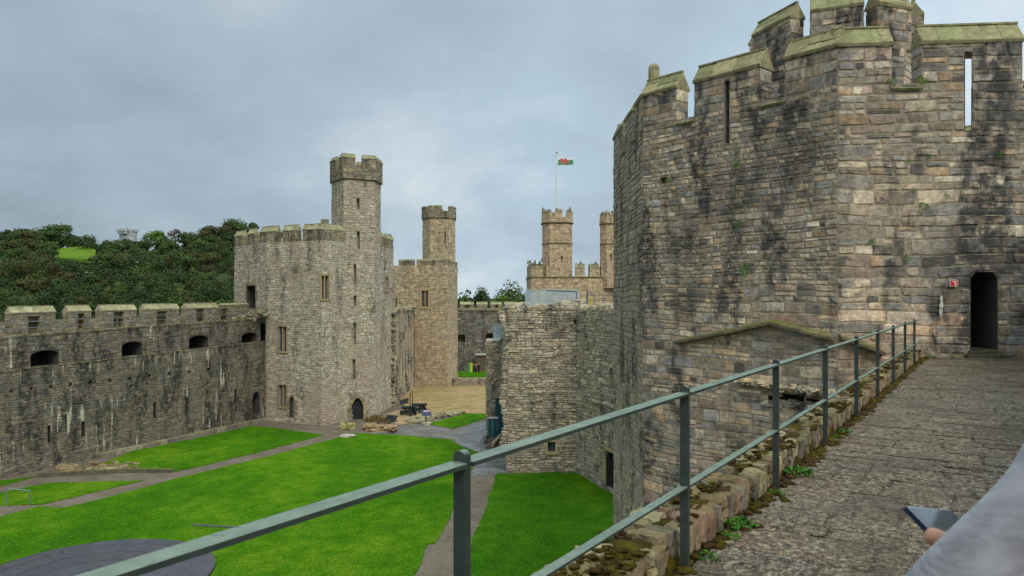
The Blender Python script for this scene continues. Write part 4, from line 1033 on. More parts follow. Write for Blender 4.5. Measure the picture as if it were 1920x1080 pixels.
# battlements
def crenels(root, W_, spans, zs, ze, zr, th, mat, cmat, prot=0.035, slits=(), row=(0.2, 0.4), bw=(0.35, 0.8)):
    for (a, b) in spans:
        pa, pb = W_.P(a, 0), W_.P(b, 0)
        hh = [(s_ - 0.07 - a, -0.1, s_ + 0.07 - a, 0.8) for s_ in slits if a < s_ < b]
        merlon(root, (pa.x, pa.y), (pb.x, pb.y), zs, ze, zr, th, mat, cmat, hh, row, bw, prot, deep_back=True, deep=0.3)
M_KPAR = stone('keep_parapet_stone', [(0.24, 0.22, 0.165), (0.28, 0.25, 0.18), (0.21, 0.205, 0.17), (0.31, 0.28, 0.20)], 1.0, dark=0.75, dark_lo=0.47, moss=0.6, tint=(0.17, 0.18, 0.07), fine=3, bumpd=0.04)
W1 = KW[1]; s1 = [(0, W1.u(519)), (W1.u(530), W1.u(557)), (W1.u(567.5), W1.W)]
crenels(kp, W1, s1, KS, KE, KR, 0.6, M_KPAR, M_LCOPE, slits=[W1.u(541)])
W0 = KW[0]; crenels(kp, W0, [(0, W0.W * 0.26), (W0.W * 0.42, W0.W * 0.62), (W0.W * 0.80, W0.W)], KS, KE, KR, 0.6, M_KPAR, M_LCOPE)
W2_ = KW[2]; crenels(kp, W2_, [(0.12, W2_.W * 0.5), (W2_.W * 0.6, W2_.W)], KS, KE, KR, 0.6, M_KPAR, M_LCOPE, slits=[W2_.u(619)])
W3_ = KW[3]; crenels(kp, W3_, [(0, W3_.W * 0.3), (W3_.W * 0.42, W3_.W * 0.58), (W3_.W * 0.7, W3_.W)], KS, KE - 0.1, KR - 0.1, 0.6, M_KPAR, M_LCOPE)
for i in (4, 5, 6, 7): crenels(kp, KW[i], [(0, KW[i].W * 0.35), (KW[i].W * 0.55, KW[i].W)], KS, KE, KR, 0.6, M_KPAR, M_LCOPE)
# stair turret shaft, full height, with its corbelled crown
TC = Vector((-16.25, 76.9)); rel = [(-2.45, 0.5), (-0.55, -2.35), (2.25, -0.95), (2.45, 1.5), (0.6, 2.7), (-1.7, 2.4)]
tp2 = [(TC.x + a, TC.y + b) for a, b in rel]
th_ = {1: [(668.5, 674, 372, 392, 's'), (669, 674.5, 434, 467, 's'), (663, 668, 496, 533, 's'), (663, 668, 554, 574, 's'), (662.5, 667.5, 605, 646, 's'), (661, 666, 673, 712, 's'), (659, 681, 746, 787, 'a')]}
TW = tower_body(kp, tp2, ZG - 0.2, 11.75, M_T2, th_, (0.17, 0.34), (0.28, 0.75), 0.045, name='stair_turret', seed=9, vis=(0, 1, 2), revd=0.5, zd=0.5)
cp = [(TC.x + a * 1.075, TC.y + b * 1.075) for a, b in rel]
CW = tower_body(kp, cp, 11.8, 13.1, M_KPAR, {}, (0.2, 0.35), (0.3, 0.7), 0.035, name='turret_crown', seed=10, thick=0.45, zd=1.2)
mb = MB()
for i in range(6):
    a, b = Vector(cp[i]), Vector(cp[(i + 1) % 6]); W_ = Wl(a, b, 11.68, 11.84)
    mb.face([W_.P(0, 0, -0.15), W_.P(W_.W, 0, -0.15), W_.P(W_.W, 0.13, 0.06), W_.P(0, 0.13, 0.06)], (0.2, 0.2, 0)); mb.face([W_.P(0, 0.13, 0.06), W_.P(W_.W, 0.13, 0.06), W_.P(W_.W, 0.2, 0), W_.P(0, 0.2, 0)], (0.4, 0.3, 0))
mb.build('string_course', M_DRIP, kp)
crs = {0: [(0, 0.45), (0.68, 1)], 1: [(0.0, 0.37), (0.6, 1.0)], 2: [(0, 1.0)], 3: [(0, 0.6)], 4: [(0, 0.4), (0.7, 1)], 5: [(0.2, 0.8)]}
for i, sp2 in crs.items(): crenels(kp, CW[i], [(a * CW[i].W, b * CW[i].W) for a, b in sp2], 13.1, 13.95, 14.3, 0.45, M_KPAR, M_LCOPE)
# chimney by the turret
mb = MB(); p = at(609, 420, 77.5); mb.tube([(p.x, p.y, 6.2), (p.x, p.y, 8.0)], [0.42, 0.40], 10); mb.build('chimney_stub', M_KPAR, kp)

def window(root, W_, x0, x1, y0, y1, frame=M_OCHRE, lights=2, bars=5, fr=0.16, depth=0.25):
    """stone-framed window standing in its opening, glass panes with lead bars"""
    u0, v0, u1, v1 = W_.hole(x0, x1, y0, y1); m = MB(); c = (R.random(), 0.5, 0)
    m.box(W_.P((u0 + u1) / 2, v1 + fr / 2, 0.03), (u1 - u0) / 2 + fr, 0.06, fr / 2, (W_.Uh, W_.N, Z), c)
    m.box(W_.P((u0 + u1) / 2, v0 - fr / 2, 0.05), (u1 - u0) / 2 + fr, 0.08, fr / 2, (W_.Uh, W_.N, Z), c)
    for u in (u0 - fr / 2, u1 + fr / 2): m.box(W_.P(u, (v0 + v1) / 2, 0.032), fr / 2, 0.055, (v1 - v0) / 2 - 0.003, (W_.Uh, W_.N, Z), (R.random(), 0.5, 0))
    mw = 0.13
    if lights == 2: m.box(W_.P((u0 + u1) / 2, (v0 + v1) / 2, -0.12), mw / 2, 0.1, (v1 - v0) / 2 - 0.002, (W_.Uh, W_.N, Z), c)
    o = m.build('window', frame, root)
    for k in range(lights):
        a = u0 + (u1 - u0) * k / lights + (mw / 2 if k else 0); b = u0 + (u1 - u0) * (k + 1) / lights - (mw / 2 if k < lights - 1 else 0)
        g = MB(); g.box(W_.P((a + b) / 2, (v0 + v1) / 2, -depth), (b - a) / 2, 0.01, (v1 - v0) / 2, (W_.Uh, W_.N, Z), mat=M_GLASSDK)
        for j in range(1, bars + 1): g.box(W_.P((a + b) / 2, v0 + (v1 - v0) * j / (bars + 1), -depth + 0.02), (b - a) / 2, 0.012, 0.018, (W_.Uh, W_.N, Z), mat=M_LEAD)
        for f_ in (0.33, 0.67): g.box(W_.P(a + (b - a) * f_, (v0 + v1) / 2, -depth + 0.045), 0.012, 0.01, (v1 - v0) / 2, (W_.Uh, W_.N, Z), mat=M_LEAD)
        g.build('pane', M_GLASSDK, o)
    return o
def arch_door(root, W_, x0, x1, y0, y1, mat=M_DARKWOOD, depth=0.35, planks=5):
    u0, v0, u1, v1 = W_.hole(x0, x1, y0, y1); m = MB()
    for k in range(planks):
        a = u0 + (u1 - u0) * k / planks; b = u0 + (u1 - u0) * (k + 1) / planks
        m.box(W_.P((a + b) / 2, (v0 + v1) / 2, -depth), (b - a) / 2 - 0.012, 0.03, (v1 - v0) / 2, (W_.Uh, W_.N, Z))
    o = m.build('door', mat, root)
    for f_ in (0.25, 0.7):
        h = MB(); h.box(W_.P((u0 + u1) / 2, v0 + (v1 - v0) * f_, -depth + 0.045), (u1 - u0) / 2 - 0.05, 0.012, 0.04, (W_.Uh, W_.N, Z)); h.build('hinge_strap', M_IRON, o)
    return o
def surround(root, W_, x0, x1, y0, y1, mat=M_DRESS, pad=0.22, arch=True, pr=0.05, name='door_surround'):
    """dressed blocks up both jambs and an arch of voussoirs"""
    u0, v0, u1, v1 = W_.hole(x0, x1, y0, y1); m = MB(); w2 = (u1 - u0) / 2; rise = min(1.35 * w2, (v1 - v0) * 0.7) if arch else 0; v = v0; k = 0
    while v < v1 - rise:
        h = min(R.uniform(0.24, 0.36), v1 - rise - v + 0.001); pd = pad * (1.5 if k % 2 else 0.9); k += 1
        for s_, ue in ((-1, u0), (1, u1)):
            m.box(W_.P(ue + s_ * pd / 2, v + h / 2, pr / 2), pd / 2, pr, h / 2 - 0.008, (W_.Uh, W_.N, Z), (R.random(), R.random(), 0))
        v += h
    um = (u0 + u1) / 2; n = 5
    if arch:
        for s_ in (-1, 1):
            for i in range(n):
                P_ = []
                for (t, q_) in ((i / n, 0), ((i + 1) / n, 0), ((i + 1) / n, 1), (i / n, 1)):
                    x = w2 * (1 - t) + q_ * pad * (1 - t * 0.9); y = rise * (1 - (1 - t) ** 1.9) + q_ * pad * (0.25 + t * 0.9)
                    P_.append((um + s_ * x, v1 - rise + y))
                c = (R.random(), R.random(), 0)
                fr_ = [W_.P(a, b, pr * 1.3) for a, b in P_]; bk = [W_.P(a, b, 0.0) for a, b in P_]
                m.face(fr_, c)
                for j in range(4): m.face([fr_[j], fr_[(j + 1) % 4], bk[(j + 1) % 4], bk[j]], c)
    else:
        m.box(W_.P(um, v1 + 0.12, pr / 2), w2 + pad, pr, 0.12, (W_.Uh, W_.N, Z), (0.5, 0.5, 0))
    return m.build(name, mat, root)
window(kp, KW[1], 522, 538, 612, 659); window(kp, KW[1], 523, 537, 722, 763, frame=M_DRESS); window(kp, KW[2], 602, 616, 517, 561, frame=M_OCHRE, fr=0.14)
for h in kh[3][:5]: window(kp, KW[3], *h[:4], frame=M_DRESS, lights=1, bars=3, fr=0.16)
arch_door(kp, TW[1], 659, 681, 746, 787); surround(kp, TW[1], 659, 681, 746, 787, pad=0.3)
arch_door(kp, KW[1], 543, 552, 743, 783, mat=M_GALV); surround(kp, KW[1], 543, 552, 743, 783, pad=0.22)
surround(kp, KW[0], 463, 480, 535, 578, arch=False, name='door_surround')

# ---- wall linking the big tower and the tower behind it
ln = thing('curtain_wall', 'short grooved wall running back between the two pale towers', 'wall', (-13.6, 94, ZG))
mb = MB(); Wk = Wl((-13.75, 84.8), (-13.65, 105.2), ZG, -1.6)
Wk2 = Wl((-13.75, 84.8), (-13.65, 105.2), ZG, -1.6)
masonry(mb, Wk.O, Wk.U, Z, Wk.N, Wk.W, Wk.H, (), (0.25, 0.4), (0.4, 1.0), 0.06, rnd=random.Random(4))
for k in range(7):      # vertical ribs / broken shafts
    u = 1.2 + k * 2.5; mb.tube([Wk.P(u, 0, 0.1), Wk.P(u, Wk.H * 0.5, 0.1), Wk.P(u, Wk.H - 0.6, 0.08)], [0.2, 0.17, 0.15], 7, (0.4, 0.3, 0))
for k in range(34): mb.rock(Wk.P(rr.uniform(0, Wk.W), Wk.H, -0.3), (1.0, 1.2, 0.5), rr, rot=rr.random(), jit=0.2)
mb.box(Wk.P(Wk.W / 2, Wk.H / 2, -0.66), Wk.W / 2, 0.6, Wk.H / 2 - 0.05, (Wk.Uh, Wk.N, Z), (0.4, 0.4, 1))
mb.build('wall_face', M_SIDE, ln)
mb = MB()
for k in range(150):
    v = rr.uniform(0.1, 10.7); mb.rock(Vector((-13.75 + rr.uniform(-0.5, 0.35) + 0.2 * mnoise.noise(Vector((v, 0, 0))), 84.9 + rr.uniform(-0.2, 0.5), ZG + v)), (rr.uniform(0.35, 0.7), 0.6, rr.uniform(0.2, 0.42)), rr, rot=rr.uniform(-0.3, 0.3), p=5, jit=0.2)
mb.build('broken_end', M_SIDE, ln)

# ---- the tower behind
t3 = thing('castle_tower', 'buff stone tower with slim turret, half hidden behind the massive pale tower', 'tower', (-13, 110, ZG))
V3 = [(-19.5, 109.5), (-16.5, 105.0), (-8.9, 103.2), (-7.95, 108.5), (-8.6, 116), (-15, 119), (-19.5, 115)]
h3 = {1: [(790.5, 803, 545, 575, 's'), (741, 744, 560, 578, 's')]}
K3 = tower_body(t3, V3, ZG - 0.2, 4.35, M_T3, h3, (0.22, 0.4), (0.4, 1.0), 0.06, seed=14, vis=(1, 2), revd=0.5)
W_ = K3[1]; crenels(t3, W_, [(W_.u(747.5), W_.u(775)), (W_.u(781), W_.u(812)), (W_.u(816), W_.W)], 4.35, 5.0, 5.2, 0.6, M_KPAR, M_KPAR)
W_ = K3[2]; crenels(t3, W_, [(0, W_.W)], 4.35, 4.9, 5.1, 0.6, M_KPAR, M_KPAR)
window(t3, K3[1], 790.5, 803, 545, 575, bars=5, fr=0.3)
rel3 = [(-2.3, -0.6), (-1.1, -2.1), (1.1, -2.2), (2.3, -0.6), (2.2, 1.3), (0.9, 2.3), (-1.0, 2.3), (-2.2, 1.2)]
TC3 = Vector((ray(823.3, 107.5), 107.5)); p3 = [(TC3.x + a, TC3.y + b) for a, b in rel3]
T3W = tower_body(t3, p3, 2.5, 11.1, M_T3, {1: [(832.5, 836, 434, 455, 's')], 2: [(833, 836, 434, 455, 's'), (823.5, 826, 434, 439, 's')]}, (0.22, 0.4), (0.4, 0.9), 0.05, name='stair_turret', seed=15, vis=(0, 1, 2, 3), revd=0.4, zd=0.4)
c3 = [(TC3.x + a * 1.06, TC3.y + b * 1.06) for a, b in rel3]
C3W = tower_body(t3, c3, 11.15, 12.1, M_KPAR, {}, (0.25, 0.4), (0.4, 0.8), 0.05, name='turret_crown', seed=16, thick=0.4, zd=0.9)
for i, sp2 in {0: [(0, 0.4), (0.8, 1)], 1: [(0, 0.75)], 2: [(0.45, 1)], 3: [(0, 1)], 4: [(0, 0.5)], 5: [(0.3, 1)], 6: [(0.2, 0.8)], 7: [(0, 0.5)]}.items():
    crenels(t3, C3W[i], [(a * C3W[i].W, b * C3W[i].W) for a, b in sp2], 12.1, 12.7, 12.85, 0.4, M_KPAR, M_KPAR)
mb = MB()
for i in range(8):
    W_ = Wl(c3[i], c3[(i + 1) % 8], 11.0, 11.2); mb.face([W_.P(0, 0, -0.13), W_.P(W_.W, 0, -0.13), W_.P(W_.W, 0.14, 0.07), W_.P(0, 0.14, 0.07)], (0.2, 0.2, 0)); mb.face([W_.P(0, 0.14, 0.07), W_.P(W_.W, 0.14, 0.07), W_.P(W_.W, 0.2, 0), W_.P(0, 0.2, 0)], (0.2, 0.2, 0))
mb.build('string_course', M_DRIP, t3)

# ---- back wall closing the ward
bw_ = thing('curtain_wall', 'dark grey battlemented wall closing the far end of the courtyard', 'wall', (0, 127, ZG))
WB = Wl((-9.6, 125), (9, 128), ZG, -2.3)
mb = MB(); hb = [WB.hole(858, 872, 627, 642), WB.hole(911, 926, 625, 637)]
masonry(mb, WB.O, WB.U, Z, WB.N, WB.W, WB.H, hb, (0.3, 0.5), (0.5, 1.2), 0.07, rnd=random.Random(19))
for h in hb: reveal(mb, WB, h, 1.2, True, arch='flat')
mb.box(WB.P(WB.W / 2, WB.H / 2, -1.8), WB.W / 2, 0.5, WB.H / 2 - 0.02, (WB.Uh, WB.N, Z), (0.4, 0.4, 1)); 
for k in range(40): mb.rock(WB.P(rr.uniform(0, WB.W), WB.H, -0.1), (0.9, 0.5, 0.35), rr, jit=0.2)
mb.build('wall_face', M_BACK, bw_)
mb = MB(); WB2 = Wl((WB.P(0, 0, -2.3).x, WB.P(0, 0, -2.3).y), (WB.P(WB.W, 0, -2.3).x, WB.P(WB.W, 0, -2.3).y), -3.0, -2.0)
masonry(mb, WB2.O, WB2.U, Z, WB2.N, WB2.W, WB2.H, (), (0.25, 0.4), (0.4, 0.9), 0.05); mb.face([WB2.P(0, WB2.H, 0), WB2.P(WB2.W, WB2.H, 0), WB2.P(WB2.W, WB2.H, -0.7), WB2.P(0, WB2.H, -0.7)])
mb.build('parapet', M_LWP, bw_)
for (x0, x1, op) in ((863, 888, (872, 880, 571, 584)), (894, 914, None), (920, 941, (928, 934, 571, 582)), (946, 970, None), (975, 996, None), (1002, 1024, None)):
    a, b = WB2.P(WB2.u(x0), 0), WB2.P(WB2.u(x1), 0); Wm = Wl((a.x, a.y), (b.x, b.y), -2.02, -1.35)
    hh = [(max(0, q_[0]), -0.3, q_[2], 0.55) for q_ in [Wm.hole(*op)]] if op else []
    merlon(bw_, (a.x, a.y), (b.x, b.y), -2.02, -1.35, -0.9, 0.7, M_LWP, M_LCOPE, hh, (0.25, 0.4), (0.4, 0.8), 0.05, deep_back=True, deep=0.4)

# ---- low stone wall and grass terrace in front of it
lo = thing('garden_wall', 'low rough stone wall holding up the strip of grass at the far end of the sandy yard', 'wall', (-5, 106.5, ZG))
mb = MB(); Wq = Wl(gp(850, 722)[:2], gp(922, 722)[:2], ZG, ZG + 0.85)
masonry(mb, Wq.O, Wq.U, Z, Wq.N, Wq.W, Wq.H, (), (0.2, 0.35), (0.25, 0.6), 0.1)
for k in range(26): mb.rock(Wq.P(Wq.W * k / 26, Wq.H, -0.25), (0.55, 0.6, 0.3), rr, jit=0.25)
mb.build('stonework', M_SIDE, lo)

# ---- ruined hall block at the right centre
ru = thing('ruined_building', 'ruined buff stone block with glass balustrades on top, tucked behind the near tower', 'building', (2.5, 56, ZG))
R0, R1, R2 = (-0.3, 53.2), (4.58, 52.9), (7.4, 44.5)
WR1 = Wl(R0, R1, ZG - 0.1, -0.85); WR2 = Wl(R1, R2, ZG - 0.1, -0.95); WRL = Wl((-0.75, 66.5), R0, ZG - 0.1, -0.95)
mb = MB(); hr1 = [WR1.hole(1027, 1041, 828, 847), WR1.hole(1076, 1082, 598, 607)]
masonry(mb, WR1.O, WR1.U, Z, WR1.N, WR1.W, WR1.H, hr1, (0.12, 0.38), (0.2, 0.95), 0.075, split=0.45, rnd=random.Random(23), rough=0.03, warp=0.14, gap=0.022)
for h in hr1: reveal(mb, WR1, h, 0.4, True)
hr2 = [WR2.hole(1137, 1157, 848, 916), WR2.hole(1143, 1153, 690, 730)]
masonry(mb, WR2.O, WR2.U, Z, WR2.N, WR2.W, WR2.H, hr2, (0.14, 0.38), (0.22, 0.95), 0.06, split=0.4, rnd=random.Random(24), rough=0.03, warp=0.12, gap=0.022)
reveal(mb, WR2, hr2[0], 3.0, True, arch='round', mat=M_REVEAL_SHADE); reveal(mb, WR2, hr2[1], 0.3, True)
masonry(mb, WRL.O, WRL.U, Z, WRL.N, WRL.W, WRL.H, (), (0.2, 0.36), (0.3, 0.8), 0.08, rnd=random.Random(25))
mb.face([Vector((R0[0], R0[1], -0.95)), Vector((R1[0], R1[1], -0.95)), Vector((R2[0], R2[1], -0.95)), Vector((12, 44, -0.95)), Vector((12, 66, -0.95)), Vector((-0.9, 66.5, -0.95))], (0.5, 0.5, 0))
Wbk = Wl((12, 66), (-0.95, 66.5), ZG, -0.95); mb.face([Wbk.P(0, 0), Wbk.P(Wbk.W, 0), Wbk.P(Wbk.W, Wbk.H), Wbk.P(0, Wbk.H)], (0.4, 0.4, 0))
mb.build('wall', M_RUIN, ru)
mb = MB()      # ragged crest and ragged left edge
for W_, k in ((WR1, 22), (WR2, 26)):
    for i in range(k):
        u = W_.W * (i + rr.random() * 0.7) / k; hh_ = 0.28 + 0.35 * mnoise.noise(Vector((u * 0.9, 3.1, 0)))
        mb.rock(W_.P(u, W_.H + hh_ * 0.4, -0.18), (rr.uniform(0.25, 0.6), rr.uniform(0.35, 0.6), max(0.16, hh_ * 1.7)), rr, rot=math.atan2(W_.d.y, W_.d.x), p=5, jit=0.15)
mb.build('ragged_crest', M_RUIN, ru); mb = MB()
for i in range(150):
    v = rr.uniform(0.1, WR1.H - 0.2); px_ = 0.8 * mnoise.noise(Vector((v * 0.45, 1.7, 0))) - 0.1
    mb.rock(WR1.P(px_ * 0.9, v, -0.12), (rr.uniform(0.25, 0.55), rr.uniform(0.3, 0.5), rr.uniform(0.12, 0.28)), rr, p=6, jit=0.12)
mb.build('ragged_edge', M_RUIN, ru); mb = MB()
for i in range(22): mb.rock(Vector((rr.uniform(3.9, 5.4), 53.6 + rr.random(), -0.85 + rr.uniform(0, 0.55) * (1 if i % 2 else 0.4))), (0.6, 0.6, 0.28), rr, rot=rr.random(), p=5, jit=0.2)
mb.build('stone_heap', M_RUIN, ru)
mb = MB()     # sloping offset ledge on the right-hand wall, ochre patched stone around the door
u0, v0 = WR2.uv(1104, 748); u1, v1 = WR2.uv(1158, 764)
for i in range(10):
    a = u0 + (u1 - u0) * i / 10; mb.rock(WR2.P(a, v0 + (v1 - v0) * i / 10, 0.03), ((u1 - u0) / 9, 0.3, 0.18), rr, rot=math.atan2(WR2.d.y, WR2.d.x), p=6, jit=0.1)
mb.build('ledge', M_RUIN, ru)
surround(ru, WR2, 1137, 1157, 848, 916, mat=M_OCHRE, pad=0.3, arch=False); window(ru, WR1, 1027, 1041, 828, 847, frame=M_OCHRE, lights=1, bars=0, fr=0.18)
# left stub with an old vault springing
ST0, ST1 = (-2.3, 66.4), (-0.5, 66.8)
WS = Wl(ST0, ST1, ZG - 0.1, -3.95); WSl = Wl((-2.35, 70.5), ST0, ZG - 0.1, -3.95)
mb = MB(); masonry(mb, WS.O, WS.U, Z, WS.N, WS.W, WS.H, (), (0.14, 0.3), (0.2, 0.55), 0.09, rnd=random.Random(26)); masonry(mb, WSl.O, WSl.U, Z, WSl.N, WSl.W, WSl.H, (), (0.16, 0.3), (0.3, 0.6), 0.06)
mb.face([WS.P(0, WS.H, 0.05), WS.P(WS.W, WS.H, 0.05), Vector((-0.9, 70.5, -3.95)), Vector((-2.4, 70.5, -3.95))])
for k in range(14):     # vault rib springing from the stub
    a = k / 13 * 1.45; mb.rock(WS.P(0.35 + 0.62 * (1 - math.cos(a)), WS.H - 5.2 + 1.5 * math.sin(a) * 1.2, 0.06), (0.22, 0.24, 0.26), rr, jit=0.1)
for k in range(30): mb.rock(WS.P(WS.W + rr.uniform(-0.15, 0.15), rr.uniform(0.3, WS.H), 0.0), (0.36, 0.4, 0.28), rr, jit=0.2)
mb.build('vault_stub', M_RUIN, ru)

def glass_mat():
    g = G('balustrade_glass', 0.05, 0.5); g.base((0.80, 0.90, 0.92)); g.b.inputs['Alpha'].default_value = 0.38
    g.b.inputs['Base Color'].default_value = (0.42, 0.55, 0.60, 1); return g.m
M_BGLASS = glass_mat(); M_PALEM = plain('pale_handrail', (0.45, 0.47, 0.40), 0.4, var=0.05); M_SLATEM = plain('slate_blue_handrail', (0.08, 0.12, 0.15), 0.5)
gb = thing('glass_balustrade', 'clear glass balustrade with a slim pale handrail on top of the ruined block', 'balustrade', at(1010, 575, 55.5))
gx = [at(x, 575, 55.5).x for x in (984, 1010, 1036, 1062, 1086)]
for i in range(4):
    m = MB(); zb, zt_ = -0.8, (HOR - 544) / F * 55.5; m.box(((gx[i] + gx[i + 1]) / 2, 55.5, (zb + zt_) / 2), (gx[i + 1] - gx[i]) / 2 - 0.015, 0.012, (zt_ - zb) / 2); m.build('glass_panel', M_BGLASS, gb)
m = MB(); m.bar((gx[0], 55.5, zt_ + 0.03), (gx[-1], 55.5, zt_ + 0.03), 0.06, 0.05); m.build('handrail', M_PALEM, gb)
m = MB(); a = at(1025, 545, 54.6); b = at(1081, 547, 54.6); m.bar(a, b, 0.09, 0.09); m.bar(b, (b.x, b.y, -0.85), 0.08, 0.08, up=Vector((1, 0, 0))); c_ = at(1101, 547, 54.6); m.bar((c_.x, c_.y, 0.35), (c_.x, c_.y, -0.85), 0.08, 0.08, up=Vector((1, 0, 0)))
m.build('bent_rail', M_SLATEM, gb)
gb2 = thing('glass_balustrade', 'small glass balustrade on the lower stub left of the ruined block', 'balustrade', at(945, 636, 66.5))
m = MB(); p0_, p1_ = at(924, 609, 67.2), at(962, 606, 64.5); zb = -3.95
m.face([Vector((p0_.x, p0_.y, zb)), Vector((p1_.x, p1_.y, zb)), p1_, p0_]); m.face([Vector((p0_.x, p0_.y + 0.03, zb)), Vector((p1_.x, p1_.y + 0.03, zb)), p1_ + Vector((0, 0.03, 0)), p0_ + Vector((0, 0.03, 0))]); m.build('glass_panel', M_BGLASS, gb2)
m = MB(); m.bar(p0_, p1_, 0.05, 0.05); m.build('handrail', M_PALEM, gb2)
m = MB(); q_ = at(945, 607.5, 65.8); m.bar((q_.x, q_.y, zb), (q_.x, q_.y, q_.z), 0.05, 0.05, up=Vector((1, 0, 0))); m.build('post', M_TEAL, gb2)
m = MB(); q_ = at(941, 634, 65.8); m.box((q_.x, q_.y, -3.85), 0.14, 0.1, 0.12); m.build('base_box', M_TEAL, gb2)
# metal railing right of the glass
mr2 = thing('railing', 'grey tube railing at the right end of the ruined block roof, meeting the near tower', 'railing', at(1125, 578, 50))
Wv = Wl((ray(1100, 53.4), 53.4), (ray(1165, 47.5), 47.5), -0.95, 0.35)
m = MB()
for hgt in (1.05, 0.7, 0.1): m.bar(Wv.P(0, hgt, 0), Wv.P(Wv.W, hgt, 0), 0.045, 0.045)
m.build('rails', M_GALV, mr2)
for k in range(5):
    m = MB(); m.bar(Wv.P(Wv.W * k / 4, 0, 0), Wv.P(Wv.W * k / 4, 1.08, 0), 0.05, 0.05, up=Vector((1, 0, 0))); m.build('post', M_GALV, mr2)
yb = MB(); p = at(1106, 568, 55.2); yb.box((p.x, p.y, -0.45), 0.24, 0.03, 0.36); yb.box((p.x, p.y + 0.05, -0.46), 0.2, 0.03, 0.4)
tag(yb.build('yellow_board', plain('ochre_board', (0.45, 0.36, 0.10), 0.7)), 'small mustard yellow board behind the railing on the ruined block', 'board')

# ---- far tower with the flag (Eagle-like)
eg = thing('castle_tower', 'distant buff tower with two tall turrets and the flagpole', 'tower', (12, 145, ZG))
EY = 140.0
V4 = [(ray(988, 146), 146), (ray(996, EY), EY), (ray(1103, EY - 1), EY - 1), (ray(1180, EY + 2), EY + 2), (ray(1180, 158), 158), (ray(988, 158), 158)]
ES = (HOR - 519) / F * EY
h4 = {1: [(1037.5, 1040, 520, 530, 's'), (1100, 1102.5, 545, 556, 's')]}
K4 = tower_body(eg, V4, ZG, ES, M_EAGLE, h4, (0.35, 0.55), (0.6, 1.3), 0.07, seed=33, vis=(0, 1, 2), zd=0.6)
def z_at(py, Y=EY): return (HOR - py) / F * Y
for W_, sp2 in ((K4[1], [(997, 1018), (1024, 1042)]), (K4[1], [(1078, 1096)]), (K4[2], [(1106, 1124), (1128, 1140)])):
    for (x0, x1) in sp2:
        a, b = max(0, W_.u(x0)), min(W_.W, W_.u(x1)); pa, pb = W_.P(a, 0), W_.P(b, 0)
        merlon(eg, (pa.x, pa.y), (pb.x, pb.y), ES, z_at(503), z_at(495), 0.7, M_EAGLE, M_KPAR, (), (0.3, 0.5), (0.5, 1), 0.06)
W_ = K4[0]; merlon(eg, V4[0], V4[1], ES, z_at(500), z_at(493), 0.7, M_EAGLE, M_KPAR, (), (0.3, 0.5), (0.5, 1), 0.06)
mb = MB()      # weathered carved figures on the merlons and string course
for (x, y, hh_) in ((990, 492, 5), (994, 491, 5), (1003, 492, 6), (1012, 493, 4), (1016, 488, 6), (1089, 494, 5), (1081, 497, 4), (1117, 494, 5), (1109, 497, 3), (1018, 393, 5), (1044, 392, 3), (1069, 393, 6), (1137, 398, 4), (1148, 398, 4), (1130, 399, 3)):
    p = at(x, y, EY); s_ = EY / F; mb.rock((p.x, p.y, p.z), (0.45, 0.4, hh_ * s_), rr, p=2.4, jit=0.3); mb.rock((p.x, p.y, p.z + hh_ * s_ * 0.55), (0.28, 0.28, 0.32), rr, p=2, jit=0.2)
mb.build('carved_figures', M_KPAR, eg)
def ring(poly_, z, h, out_, root, mat, nm='string_course'):
    m = MB(); n = len(poly_)
    for i in range(n):
        W_ = Wl(poly_[i], poly_[(i + 1) % n], z, z + h); m.face([W_.P(0, 0, 0), W_.P(W_.W, 0, 0), W_.P(W_.W, h * 0.5, out_), W_.P(0, h * 0.5, out_)], (0.2, 0.2, 0)); m.face([W_.P(0, h * 0.5, out_), W_.P(W_.W, h * 0.5, out_), W_.P(W_.W, h, 0), W_.P(0, h, 0)], (0.3, 0.3, 0))
    return m.build(nm, mat, root)
ring(V4, z_at(522), 0.35, 0.2, eg, M_DRIP)
def far_turret(x0, x1, Y, ytop, strings, seed, holes, mers):
    cx_ = ray((x0 + x1) / 2, Y + 2.4); w_ = (x1 - x0) / F * (Y - 0.5) / 2; cy_ = Y + 2.4
    pl = [(cx_ + w_ * a, cy_ + w_ * b) for a, b in ((-1, -0.5), (-0.55, -1), (0.55, -1), (1, -0.5), (1, 0.5), (0.5, 1), (-0.5, 1), (-1, 0.5))]
    Ws = tower_body(eg, pl, z_at(540), z_at(strings[0]), M_EAGLE, holes, (0.3, 0.5), (0.5, 1.1), 0.06, name='stair_turret', seed=seed, vis=(0, 1, 2, 3), zd=0.3, revd=0.4)
    pc = [(cx_ + w_ * 1.05 * a, cy_ + w_ * 1.05 * b) for a, b in ((-1, -0.5), (-0.55, -1), (0.55, -1), (1, -0.5), (1, 0.5), (0.5, 1), (-0.5, 1), (-1, 0.5))]
    Wc = tower_body(eg, pc, z_at(strings[0]), z_at(strings[0]) + 1.1, M_EAGLE, {}, (0.3, 0.5), (0.5, 1), 0.06, name='turret_crown', seed=seed + 1, thick=0.4, zd=0.8)
    for s_ in strings: ring(pc if s_ == strings[0] else pl, z_at(s_) - 0.1, 0.3, 0.18, eg, M_DRIP)
    zc = z_at(strings[0]) + 1.1; ztop = z_at(ytop)
    for i, sp2 in mers.items():
        for (a, b) in sp2:
            pa, pb = Wc[i].P(a * Wc[i].W, 0), Wc[i].P(b * Wc[i].W, 0)
            merlon(eg, (pa.x, pa.y), (pb.x, pb.y), zc, ztop - 0.4, ztop, 0.45, M_EAGLE, M_KPAR, (), (0.3, 0.5), (0.5, 1), 0.06)
